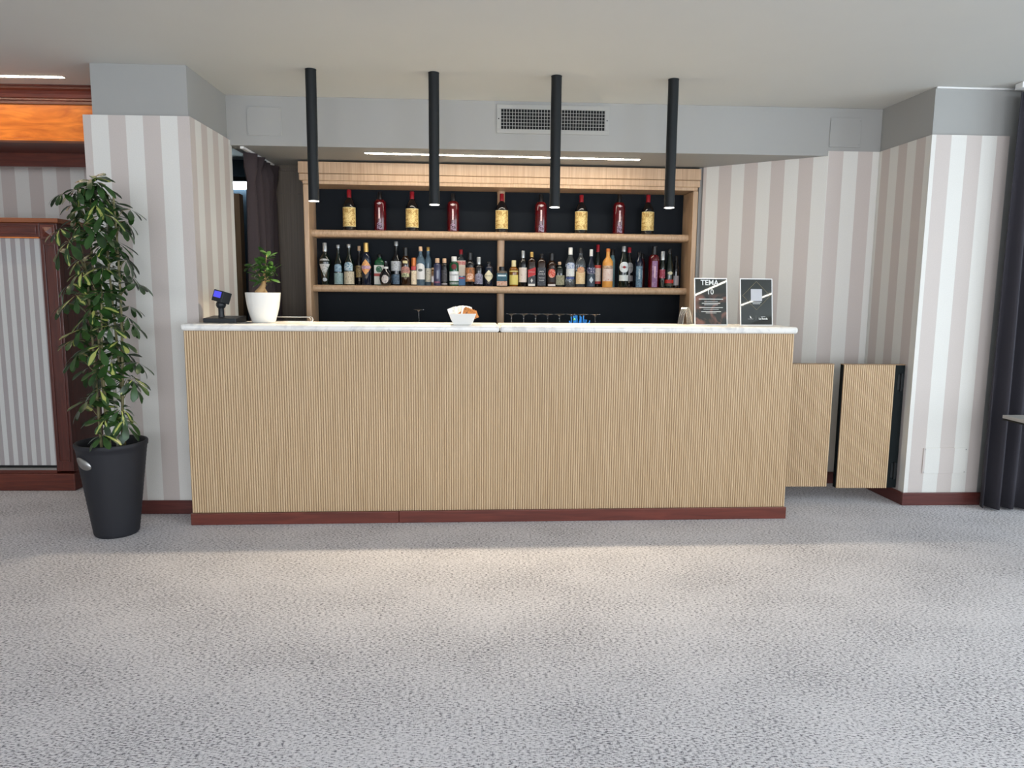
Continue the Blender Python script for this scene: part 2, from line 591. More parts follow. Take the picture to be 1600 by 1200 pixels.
# ------------------------------------------------------------------ linear lights
def led_strip(name, loc, rz, length, width, mat, label):
    e = empty(name, loc, rz, label, 'light')
    MB().box(0, -width / 2, -0.004, length, width / 2, -0.0008).build('diffuser', mat, e)
    MB().box(-0.004, -width / 2 - 0.003, -0.003, 0, width / 2 + 0.003, -0.0004).box(length, -width / 2 - 0.003, -0.003, length + 0.004, width / 2 + 0.003, -0.0004) \
        .box(-0.004, -width / 2 - 0.003, -0.003, length + 0.004, -width / 2, -0.0004).box(-0.004, width / 2, -0.003, length + 0.004, width / 2 + 0.003, -0.0004) \
        .build('frame', M['white'], e)
    return e


led_strip('led_strip_light', (0.865, 1.045, ZS), ANG + 0.02, 1.95, 0.033, M['led'], 'slim linear light recessed in the soffit above the bottle shelves')
led_strip('led_strip_light', (-3.3, 0.50, ZC), 0, 2.44, 0.03, M['led_warm'], 'slim linear ceiling light in front of the wooden beam')
led_strip('led_strip_light', (5.98, -4.8, ZC), R(90), 2.5, 0.05, M['led_room'], 'linear ceiling light over the lounge, the nearer to the middle of the room')
led_strip('led_strip_light', (7.03, -5.2, ZC), R(90), 2.5, 0.05, M['led_room'], 'linear ceiling light over the lounge, the one along the far right wall')

# tube light in the staff room
t = empty('tube_light', (-0.67, 3.19, 2.40), 0, 'bright cool tube light in the dark room behind the curtain', 'light')
MB().box(-0.5, -0.05, -0.038, 0.5, 0, 0.03).build('diffuser', M['tube'], t)
MB().box(-0.5, -0.07, 0.031, 0.5, 0, 0.075).build('housing', M['black'], t)

# ------------------------------------------------------------------ wooden beam and portal of the niche
beam = empty('trim_3', (-4.0, 0, 0), 0, kind='structure')
L0, L1 = 0.0, 3.397
MB().box(L0, 0.74, 2.318, L1, 0.80, 2.545).build('beam_face', M['cherry'], beam)
MB().prism_x([(0.728, 2.318), (0.728, 2.332), (0.735, 2.338), (0.7395, 2.338), (0.7395, 2.318)], L0, L1).build('lower_bead', M['cherry'], beam)
MB().prism_x([(0.801, 2.318), (1.16, 2.318), (1.16, 2.5), (0.801, 2.5)], L0, L1).build('beam_underside', M['mahogany'], beam)
MB().prism_x([(1.161, 2.225), (1.19, 2.225), (1.19, 2.5), (1.161, 2.5)], L0, L1).build('rear_board', M['mahogany'], beam)
MB().prism_x([(0.739, 2.546), (0.725, 2.546), (0.725, 2.562), (0.715, 2.566), (0.715, 2.576), (0.706, 2.580), (0.700, 2.600), (0.690, 2.618),
              (0.676, 2.628), (0.676, 2.640), (0.668, 2.642), (0.668, 2.6500), (0.739, 2.6500)], L0, L1).build('crown_moulding', M['mahogany'], beam)

po = empty('wooden_portal', (-1.09, 0.72, 0), 0, 'tall mahogany portal frame with a finely striped panel behind the potted plant', 'portal')
PW = 1.30                                    # overall width to the left
for s in (0, 1):
    x0, x1 = (-0.118, -0.004) if s == 0 else (-PW + 0.004, -PW + 0.118)
    MB().box(x0, 0, 0.135, x1, 0.05, 1.795).build('post', M['mahogany_v'], po, bevel=0.002)
    fr = MB()
    fr.box(x0 + 0.016, -0.006, 0.20, x0 + 0.026, 0, 1.66).box(x1 - 0.026, -0.006, 0.20, x1 - 0.016, 0, 1.66)
    fr.box(x0 + 0.026, -0.006, 0.20, x1 - 0.026, 0, 0.21).box(x0 + 0.026, -0.006, 1.65, x1 - 0.026, 0, 1.66)
    fr.build('post_moulding', M['mahogany_v'], po, bevel=0.002)
    ro = MB().box(x0 + 0.010, -0.010, 1.69, x1 - 0.010, 0, 1.785)
    ro = ro.build('corner_block', M['mahogany'], po, bevel=0.003)
    cxm = (x0 + x1) / 2
    MB().add([(cxm - 0.03, -0.0105, 1.708), (cxm + 0.03, -0.0105, 1.708), (cxm + 0.03, -0.0105, 1.768), (cxm - 0.03, -0.0105, 1.768), (cxm, -0.030, 1.738)],
             [(0, 1, 4), (1, 2, 4), (2, 3, 4), (3, 0, 4), (3, 2, 1, 0)]).build('diamond_boss', M['mahogany'], ro)
MB().box(-PW + 0.119, 0, 1.705, -0.119, 0.05, 1.795).build('frieze', M['mahogany'], po, bevel=0.002)
fr = MB()
a, b, c, d = -PW + 0.135, -0.135, 1.725, 1.782
fr.box(a, -0.007, c, b, 0, c + 0.012).box(a, -0.007, d - 0.012, b, 0, d).box(a, -0.007, c + 0.012, a + 0.012, 0, d - 0.012).box(b - 0.012, -0.007, c + 0.012, b, 0, d - 0.012)
fr.build('frieze_moulding', M['mahogany'], po, bevel=0.002)
MB().box(-PW + 0.119, -0.008, 1.697, -0.119, 0.03, 1.7048).build('lower_bead', M['cherry'], po)
MB().prism_x([(0.7, 1.796), (-0.006, 1.796), (-0.014, 1.800), (-0.014, 1.822), (-0.010, 1.826), (0.7, 1.826)], -PW - 0.012, 0.012).build('top_board', wood('portal_top', srgb(128, 70, 40), srgb(150, 88, 50), (3, 40, 40), 0.3, 0.4), po)
MB().box(-PW - 0.004, -0.014, 0.0, 0.004, 0.66, 0.12).build('base_board', M['mahogany'], po, bevel=0.006)
MB().box(-PW + 0.119, 0.0, 0.1205, -0.119, 0.05, 0.142).build('lower_rail', M['mahogany'], po)
MB().box(-PW + 0.119, -0.002, 0.1425, -0.119, 0.02, 0.157).build('sill', M['steel'], po)
MB().box(-PW + 0.119, 0.018, 0.158, -0.119, 0.03, 0.168).build('black_strip', M['dark'], po)  # solid black strip between sill and striped panel
MB().box(-PW + 0.119, 0.03, 0.1685, -0.119, 0.045, 1.7045).build('striped_panel', wallpaper('striped_panel', 0.0310, -0.360 - 0.0, srgb(206, 207, 205), srgb(166, 160, 160)), po)
MB().box(-0.03, 0.0505, 0.121, -0.004, 0.66, 1.7955).build('side_panel', M['mahogany_v'], po)
MB().box(-PW + 0.004, 0.0505, 0.121, -PW + 0.03, 0.66, 1.7955).build('side_panel', M['mahogany_v'], po)


# ------------------------------------------------------------------ curtains
def pleated(name, mat, label, p0, p1, z0, z1, folds, amp, spread, seed, nz=14, parent_label='curtain', bunch=0.0):
    rr = random.Random(seed)
    p0, p1 = Vector(p0), Vector(p1)
    d = (p1 - p0)
    ln = d.length
    d.normalize()
    nrm = Vector((-d.y, d.x, 0))
    e = empty(name, (p0.x, p0.y, 0), 0, label, 'curtain')
    nx = folds * 10
    ph = [rr.uniform(-0.5, 0.5) for _ in range(folds + 2)]
    am = [rr.uniform(0.65, 1.2) for _ in range(folds + 2)]
    vs, fs = [], []
    for j in range(nz + 1):
        tz = j / nz
        z = z0 + (z1 - z0) * tz
        for i in range(nx + 1):
            t = i / nx
            q = t * folds
            k0 = int(q)
            fr_ = q - k0
            a_ = am[k0] * (1 - fr_) + am[k0 + 1] * fr_
            f_ = ph[k0] * (1 - fr_) + ph[k0 + 1] * fr_
            off = amp * a_ * math.sin(2 * math.pi * q + f_) * (0.55 + 0.45 * (1 - tz))
            off += amp * 0.25 * math.sin(5.1 * q + 3 * tz)
            if bunch and tz > 0.88:
                off += bunch * math.sin(23 * t + 40 * tz) * (tz - 0.88) / 0.12
            s = t * ln * (1 + spread * (1 - tz)) - (ln * spread * (1 - tz) * 0.5 if spread < 0 else 0)
            p = d * s + nrm * off
            vs.append((p.x, p.y, z))
    for j in range(nz):
        for i in range(nx):
            a_ = j * (nx + 1) + i
            fs.append((a_, a_ + 1, a_ + nx + 2, a_ + nx + 1))
    o = MB().add(vs, fs).build('cloth', mat, e, smooth='all')
    md = o.modifiers.new('thickness', 'SOLIDIFY')
    md.thickness = 0.004
    return e


c1 = pleated('curtain', M['curtain'], 'floor length charcoal curtain at the right edge beside the pier', (4.94, 0.27, 0), (6.6, 0.20, 0), 0.012, 2.60, 17, 0.045, 0.0, 3)
MB().box(-0.02, -0.03, 2.615, 1.8, 0.03, 2.648).build('rail', M['white'], c1)
c2 = pleated('curtain', M['curtain2'], 'dark brown curtain drawn beside the bottle shelves', (0.075, 0.97, 0), (0.095, 1.57, 0), 0.012, 2.312, 5, 0.042, 0.0, 5, 24, bunch=0.03)
MB().box(-0.012, -0.10, 2.314, 0.012, 0.58, 2.329).build('rail', M['white'], c2)

# ------------------------------------------------------------------ bar counter
BW = 3.572


def ribs(mb, x0, x1, z0, z1, yb, period=0.0138, wdt=0.0104, dep=0.0055):
    n_ = int(round((x1 - x0) / period))
    per = (x1 - x0) / n_
    for i in range(n_):
        c_ = x0 + per * (i + 0.5)
        pr = []
        for q in range(6):
            a_ = math.pi * q / 5
            pr.append((c_ - wdt / 2 * math.cos(a_), yb - dep * math.sin(a_) ** 0.8))
        k_ = len(pr)
        vs = [(p[0], p[1], z0) for p in pr] + [(p[0], p[1], z1) for p in pr]
        fs = [(j, j + 1, k_ + j + 1, k_ + j) for j in range(k_ - 1)] + [tuple(range(k_, 2 * k_)), tuple(reversed(range(k_)))]
        mb.add(vs, fs)
    return mb


bar = empty('bar_counter', BO, ANG, 'long bar counter faced with narrow vertical oak ribs on a mahogany plinth', 'bar counter')
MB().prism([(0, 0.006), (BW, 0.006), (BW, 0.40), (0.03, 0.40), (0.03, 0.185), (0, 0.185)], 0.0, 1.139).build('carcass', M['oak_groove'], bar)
tag(ribs(MB(), 0.0, BW, 0.072, 1.139, 0.006).build('front_ribs', M['oak_rib'], bar, smooth=True), kind='stuff')
MB().box(-0.004, -0.016, 0, 1.205, 0.0, 0.071).build('plinth_board', M['plinth'], bar, bevel=0.004)
MB().box(1.206, -0.016, 0, BW + 0.004, 0.0, 0.073).build('plinth_board', M['plinth'], bar, bevel=0.004)
MB().box(0.04, 0.405, 0.0, BW, 0.80, 1.02).build('inner_worktop', M['steel'], bar)
wt = empty('bar_worktop', bl(0, 0, 1.14), ANG, 'white marble bar worktop in two slabs with rounded edges', 'worktop')
MB().prism([(-0.012, -0.018), (1.800, -0.018), (1.800, 0.40), (0.03, 0.40), (0.03, 0.185), (-0.012, 0.185)], 0, 0.04).build('slab', M['marble'], wt, bevel=0.015, bseg=4)
MB().box(1.8015, -0.018, 0, BW + 0.014, 0.40, 0.04).build('slab', M['marble'], wt, bevel=0.015, bseg=4)


# low swing gates between bar and pier
def gate(loc, rz, wd, h, edge_l, edge_r, label, hinge=True):
    e = empty('swing_gate', loc, rz, label, 'gate', 'swing gates at the right end of the bar')
    MB().box(0, 0, 0, wd, 0.036, h).build('core_board', M['blackmdf'], e, bevel=0.0015)
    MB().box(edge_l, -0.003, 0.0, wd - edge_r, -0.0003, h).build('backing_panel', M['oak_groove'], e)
    tag(ribs(MB(), edge_l, wd - edge_r, 0, h, -0.003).build('ribs', M['oak_rib'], e, smooth=True), kind='stuff')
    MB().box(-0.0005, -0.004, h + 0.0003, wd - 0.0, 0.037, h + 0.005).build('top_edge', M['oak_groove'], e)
    if hinge:
        for z in (0.06, h - 0.17):
            hg = MB()
            hg.tube([(wd - 0.022, -0.007, z), (wd - 0.022, -0.007, z + 0.115)], 0.007, 10)
            hg.box(wd - 0.045, -0.003, z + 0.008, wd - 0.004, -0.0005, z + 0.107)
            hg.build('spring_hinge', M['black'], e, smooth=True)
    return e


gate((3.585, 0.435, 0.108), ANG * 0.3, 0.405, 0.815, 0.002, 0.002, 'ribbed low swing gate tucked against the end of the bar', False)
gate((4.045, 0.432, 0.100), ANG * 0.0, 0.412, 0.822, 0.004, 0.066, 'ribbed low swing gate with black edges hinged on the right pier')

# pendant tube lights
LSP = []
for i, (u, zb) in enumerate(((0.700, 1.902), (1.414, 1.892), (2.142, 1.888), (2.850, 1.896))):
    p = bl(u, 0.252)
    words = ('leftmost black tube pendant light over the bar', 'second black tube pendant light from the left over the bar',
             'third black tube pendant light from the left over the bar', 'rightmost black tube pendant light over the bar')[i]
    e = empty('pendant_light', (p.x, p.y, 0), 0, words, 'light', 'black tube pendants over the bar')
    MB().lathe([(0.0, zb + 0.02), (0.0295, zb + 0.02), (0.0295, zb), (0.0315, zb), (0.0315, ZC - 0.003), (0.033, ZC - 0.003), (0.033, ZC - 0.0003)], 28, capb=False).build('tube', M['black'], e, smooth=True)
    MB().lathe([(0.0290, zb - 0.0015), (0.0290, zb + 0.0105)], 24).build('lens', M['spot'], e, smooth=True)
    l = bpy.data.lights.new('pendant_spot', 'SPOT')
    l.energy = 47
    l.color = (1.0, 0.82, 0.57)
    l.spot_size = R(112)
    l.spot_blend = 0.55
    l.shadow_soft_size = 0.022
    lo = bpy.data.objects.new('pendant_spot', l)
    COL.objects.link(lo)
    lo.parent = e
    lo.location = (0, 0, zb - 0.006)

# ------------------------------------------------------------------ shelf unit
su = empty('shelf_unit', UO, ANG, 'oak back bar shelf unit with a heavy crown and dark navy back', 'shelf unit')
UW, UD = 3.022, 0.27
MB().box(0.0, -0.004, 2.232, UW, UD, 2.315).build('crown_board', M['oak'], su, bevel=0.003)
MB().box(0.004, -0.002, 2.18, UW - 0.004, UD, 2.2305).build('crown_lower_board', M['oak'], su, bevel=0.006)
MB().box(0.03, 0.004, 2.155, UW - 0.02, UD, 2.1795).build('top_panel', M['oak'], su, bevel=0.002)
for x0, x1 in ((0.03, 0.070), (2.968, 3.008)):
    MB().box(x0, 0.004, 0, x1, UD, 2.1545).build('side_panel', M['oak'], su, bevel=0.008, bseg=3)
for z in (1.832, 1.4185):
    hh = 0.054
    pr = [(0.255, z - hh), (0.255, z)] + [(0.095 - 0.025 * math.sin(math.pi * q / 10), z - hh / 2 + hh / 2 * math.cos(math.pi * q / 10)) for q in range(11)]
    MB().prism_x(pr, 0.0705, 2.9675).build('shelf', M['oak_x'], su, smooth=True)
for z0, z1 in ((0.95, 1.364), (1.419, 1.7775), (1.8325, 2.1545)):
    pr = [(1.537, 0.2555), (1.479, 0.2555)] + [(1.508 - 0.029 * math.cos(math.pi * q / 10), 0.224 - 0.022 * math.sin(math.pi * q / 10)) for q in range(11)]
    MB().prism(pr, z0, z1).build('divider', M['oak'], su, smooth=True)
MB().box(0.0705, 0.256, 0.5, 2.9675, 0.268, 2.1545).build('back_panel', M['navy'], su)
bc = empty('back_counter', unl(0.075, -0.31), ANG, 'dark counter under the bottle shelves', 'counter')
MB().box(0, 0.02, 0, 2.88, 0.295, 0.94).build('cabinet', M['navy'], bc)
MB().box(0, 0, 0.941, 2.88, 0.30, 0.97).build('top', M['navy'], bc)

# ------------------------------------------------------------------ bottles
_cache = {}


def gmat(kind):
    """bottle glass, cap and paper colours"""
    if kind in _cache:
        return _cache[kind]
    T = {
        'black': lambda: plain('glass_black', srgb(14, 14, 18), 0.06, var=0.1, coat=0.5),
        'dgreen': lambda: plain('glass_dark_green', srgb(12, 24, 18), 0.06, var=0.1, coat=0.5),
        'green': lambda: plain('glass_green', srgb(16, 72, 42), 0.06, var=0.1, coat=0.5),
        'dblue': lambda: plain('glass_dark_blue', srgb(18, 26, 44), 0.06, var=0.1, coat=0.5),
        'clear': lambda: plain('glass_clear', srgb(214, 222, 226), 0.03, var=0.02, trans=0.95),
        'pblue': lambda: plain('glass_pale_blue', srgb(140, 170, 190), 0.05, var=0.05, trans=0.75),
        'ice': lambda: plain('glass_ice', srgb(104, 138, 144), 0.10, var=0.08, coat=0.4),
        'violet': lambda: plain('glass_violet', srgb(52, 54, 82), 0.06, var=0.1, coat=0.5),
        'amber': lambda: plain('glass_amber', srgb(120, 74, 16), 0.06, var=0.1, coat=0.5),
        'damber': lambda: plain('glass_dark_amber', srgb(40, 22, 12), 0.06, var=0.15, coat=0.5),
        'orange': lambda: plain('frosted_orange', srgb(214, 150, 70), 0.35, var=0.08, coat=0.2),
        'red': lambda: plain('red_liquor', srgb(78, 3, 12), 0.06, var=0.25, scale=14, coat=0.6),
        'dred': lambda: plain('dark_red_liquor', srgb(58, 12, 18), 0.06, var=0.2, coat=0.5),
        'silver': lambda: plain('cap_silver', srgb(186, 190, 192), 0.3, 0.6, var=0.04),
        'gold': lambda: plain('cap_gold', srgb(196, 160, 92), 0.3, 0.5, var=0.05),
        'redcap': lambda: plain('cap_red', srgb(150, 22, 34), 0.35, var=0.05),
        'white': lambda: plain('cap_white', srgb(226, 224, 218), 0.4, var=0.03),
        'cork': lambda: plain('cap_cork', srgb(206, 172, 140), 0.6, var=0.1, scale=200),
        'blackcap': lambda: plain('cap_black', srgb(22, 22, 24), 0.35, var=0.05),
        'orangecap': lambda: plain('cap_copper', srgb(196, 112, 52), 0.35, 0.2, var=0.06),
        'creamcap': lambda: plain('cap_cream', srgb(222, 208, 160), 0.4, var=0.05),
    }
    m = T[kind]()
    _cache[kind] = m
    return m


def paper(col, ink=None, amount=0.0, scale=120):
    """label paper, optionally with printed ornament"""
    key = ('paper', col, ink, amount)
    if key in _cache:
        return _cache[key]
    m, N, L, P = new_mat('label_paper')
    P.inputs['Roughness'].default_value = 0.55
    tc = N.new('ShaderNodeTexCoord')
    no = N.new('ShaderNodeTexNoise')
    no.inputs['Scale'].default_value = scale
    no.inputs['Detail'].default_value = 4
    no.inputs['Distortion'].default_value = 1.5
    L.new(tc.outputs['Object'], no.inputs['Vector'])
    cr = N.new('ShaderNodeValToRGB')
    cr.color_ramp.elements[0].position = max(0.01, amount)
    cr.color_ramp.elements[0].color = srgb(*(ink if ink else tuple(int(c * 0.95) for c in col)))
    cr.color_ramp.elements[1].position = amount + 0.06 if amount else 1.0
    cr.color_ramp.elements[1].color = srgb(*col)
    L.new(no.outputs['Fac'], cr.inputs['Fac'])
    L.new(cr.outputs['Color'], P.inputs['Base Color'])
    _cache[key] = m
    return m


def patch(shape, wd, z0, z1, rad, y_off=0.0007, cols=14, flat=False, x_off=0.0, tilt=0.0):
    """a label bent round a bottle of radius rad (or flat, on a square bottle); faces -y"""
    vs, fs = [], []
    zm, hz = (z0 + z1) / 2, (z1 - z0) / 2
    for i in range(cols + 1):
        t = -1 + 2 * i / cols
        lo, hi = z0, z1
        if shape == 'diamond':
            k_ = max(0.03, 1 - abs(t))
            lo, hi = zm - hz * k_, zm + hz * k_
        elif shape == 'round':
            k_ = max(0.05, math.sqrt(max(0, 1 - t * t)))
            lo, hi = zm - hz * k_, zm + hz * k_
        elif shape == 'arch':
            hi = z1 - (1 - math.sqrt(max(0, 1 - t * t))) * hz * 0.7
        elif shape == 'pear':
            lo = z0 + 2 * hz * 0.75 * abs(t) ** 0.8
            hi = z1 - (1 - math.sqrt(max(0, 1 - t * t))) * hz * 0.4
        s = t * wd / 2 + x_off
        lo += tilt * s
        hi += tilt * s
        if flat:
            x, y = s, -(rad + y_off)
        else:
            a_ = s / rad
            x, y = (rad + y_off) * math.sin(a_), -(rad + y_off) * math.cos(a_)
        vs += [(x, y, lo), (x, y, hi)]
    for i in range(cols):
        fs.append((2 * i, 2 * i + 2, 2 * i + 3, 2 * i + 1))
    return MB().add(vs, fs)


def text_mesh(s, size, mat, parent, loc, rot=(R(90), 0, 0), name='lettering', extrude=0.0002, align='CENTER', bold=0.0):
    cu = bpy.data.curves.new(name, 'FONT')
    cu.body = s
    cu.size = size
    cu.align_x = align
    cu.align_y = 'CENTER'
    cu.extrude = extrude
    cu.offset = bold
    cu.resolution_u = 3
    tmp = bpy.data.objects.new(name, cu)
    COL.objects.link(tmp)
    dg = bpy.context.evaluated_depsgraph_get()
    me = bpy.data.meshes.new_from_object(tmp.evaluated_get(dg))
    bpy.data.objects.remove(tmp)
    me.materials.clear()
    me.materials.append(mat)
    o = bpy.data.objects.new(name, me)
    COL.objects.link(o)
    o.parent = parent
    o.location = loc
    o.rotation_euler = rot
    return o


def profile(kind, r, h):
    """(radius, z) up to the mouth, without the cap"""
    nk = max(0.0115, min(0.0145, r * 0.38))
    if kind == 'wine':
        return [(r * 0.93, 0), (r, 0.006), (r, h * 0.56), (r * 0.93, h * 0.63), (r * 0.66, h * 0.72), (nk * 1.2, h * 0.80), (nk, h * 0.86), (nk, h)]
    if kind == 'spirit':
        return [(r * 0.94, 0), (r, 0.005), (r, h * 0.62), (r * 0.95, h * 0.67), (r * 0.70, h * 0.73), (nk * 1.15, h * 0.78), (nk, h * 0.82), (nk, h)]
    if kind == 'tall':
        return [(r * 0.94, 0), (r, 0.005), (r, h * 0.52), (r * 0.9, h * 0.58), (r * 0.6, h * 0.66), (nk * 1.1, h * 0.72), (nk * 0.9, h * 0.8), (nk * 0.9, h)]
    if kind == 'pear':
        return [(r * 0.55, 0), (r * 0.58, 0.005), (r * 0.80, h * 0.3), (r, h * 0.52), (r * 0.96, h * 0.62), (r * 0.6, h * 0.70), (nk * 1.1, h * 0.76), (nk, h * 0.82), (nk, h)]
    if kind == 'squat':
        return [(r * 0.5, 0), (r * 0.85, 0.012), (r, h * 0.25), (r * 0.97, h * 0.40), (r * 0.72, h * 0.56), (r * 0.42, h * 0.66), (nk, h * 0.74), (nk, h)]
    if kind == 'jug':
        return [(r * 0.94, 0), (r, 0.006), (r, h * 0.70), (r * 0.9, h * 0.78), (r * 0.5, h * 0.84), (nk, h * 0.87), (nk, h)]
    if kind == 'champ':
        return [(r * 0.95, 0), (r, 0.006), (r, h * 0.42), (r * 0.85, h * 0.55), (r * 0.55, h * 0.70), (nk * 1.2, h * 0.80), (nk, h * 0.86), (nk, h)]
    if kind == 'bell':
        return [(r * 0.92, 0), (r, 0.006), (r * 0.86, h * 0.22), (r * 0.80, h * 0.36), (r, h * 0.55), (r * 0.92, h * 0.64), (r * 0.55, h * 0.74), (nk, h * 0.82), (nk, h)]
    if kind == 'tower':
        return [(r * 0.97, 0), (r, 0.005), (r, h * 0.70), (r * 0.93, h * 0.745), (r * 0.7, h * 0.79), (nk * 1.2, h * 0.84), (nk, h * 0.87), (nk, h)]


def bottle(u, v, zbase, h, wd, kind, glass, cap, capf, labels, label_words, sq=None, texts=(), group=None, capr=1.15):
    p = unl(u, v, zbase + 0.0004)
    e = empty('bottle', p, ANG * 0.0, label_words, 'bottle', group)
    r = wd / 2
    zc_ = h * (1 - capf)
    pr = [(a_, z_ * zc_ / h if z_ > h * 0.7 else z_) for a_, z_ in profile(kind, r, h)]
    # keep heights increasing and finish under the cap
    pr2 = []
    for a_, z_ in profile(kind, r, h):
        z_ = min(z_, zc_)
        if pr2 and z_ <= pr2[-1][1] + 1e-5 and a_ != pr2[-1][0]:
            continue
        if pr2 and z_ <= pr2[-1][1]:
            continue
        pr2.append((a_, z_))
    body = MB().lathe(pr2, 28, sq=sq).build('glass_body', gmat(glass), e, smooth=True)
    nk = pr2[-1][0]
    if cap:
        MB().lathe([(nk * capr, zc_ + 0.0003), (nk * capr, h - 0.003), (nk * capr * 0.85, h)], 20).build('cap', gmat(cap), e, smooth=True)

    def rad_at(z_):
        for (ra, za), (rb, zb_) in zip(pr2, pr2[1:]):
            if za <= z_ <= zb_:
                return ra + (rb - ra) * (z_ - za) / max(1e-6, zb_ - za)
        return pr2[-1][0]
    for lb in labels:
        shape, z0, z1, wf, mt = lb[:5]
        tilt = lb[5] if len(lb) > 5 else 0.0
        lift = lb[6] if len(lb) > 6 else 0.0007
        z0, z1 = z0 * h, z1 * h
        rr_ = max(rad_at(z0), rad_at(z1), rad_at((z0 + z1) / 2))
        ww = wf * 2 * rr_
        patch(shape, ww, z0, z1, rr_, lift, flat=bool(sq), tilt=tilt).build('paper_label', mt, e)
    for s, z_, size, mt, vert in texts:
        rr_ = rad_at(z_ * h) + 0.0022
        text_mesh(s, size, mt, e, (0, -rr_, z_ * h), (R(90), 0 if not vert else R(-90), 0))
    return e


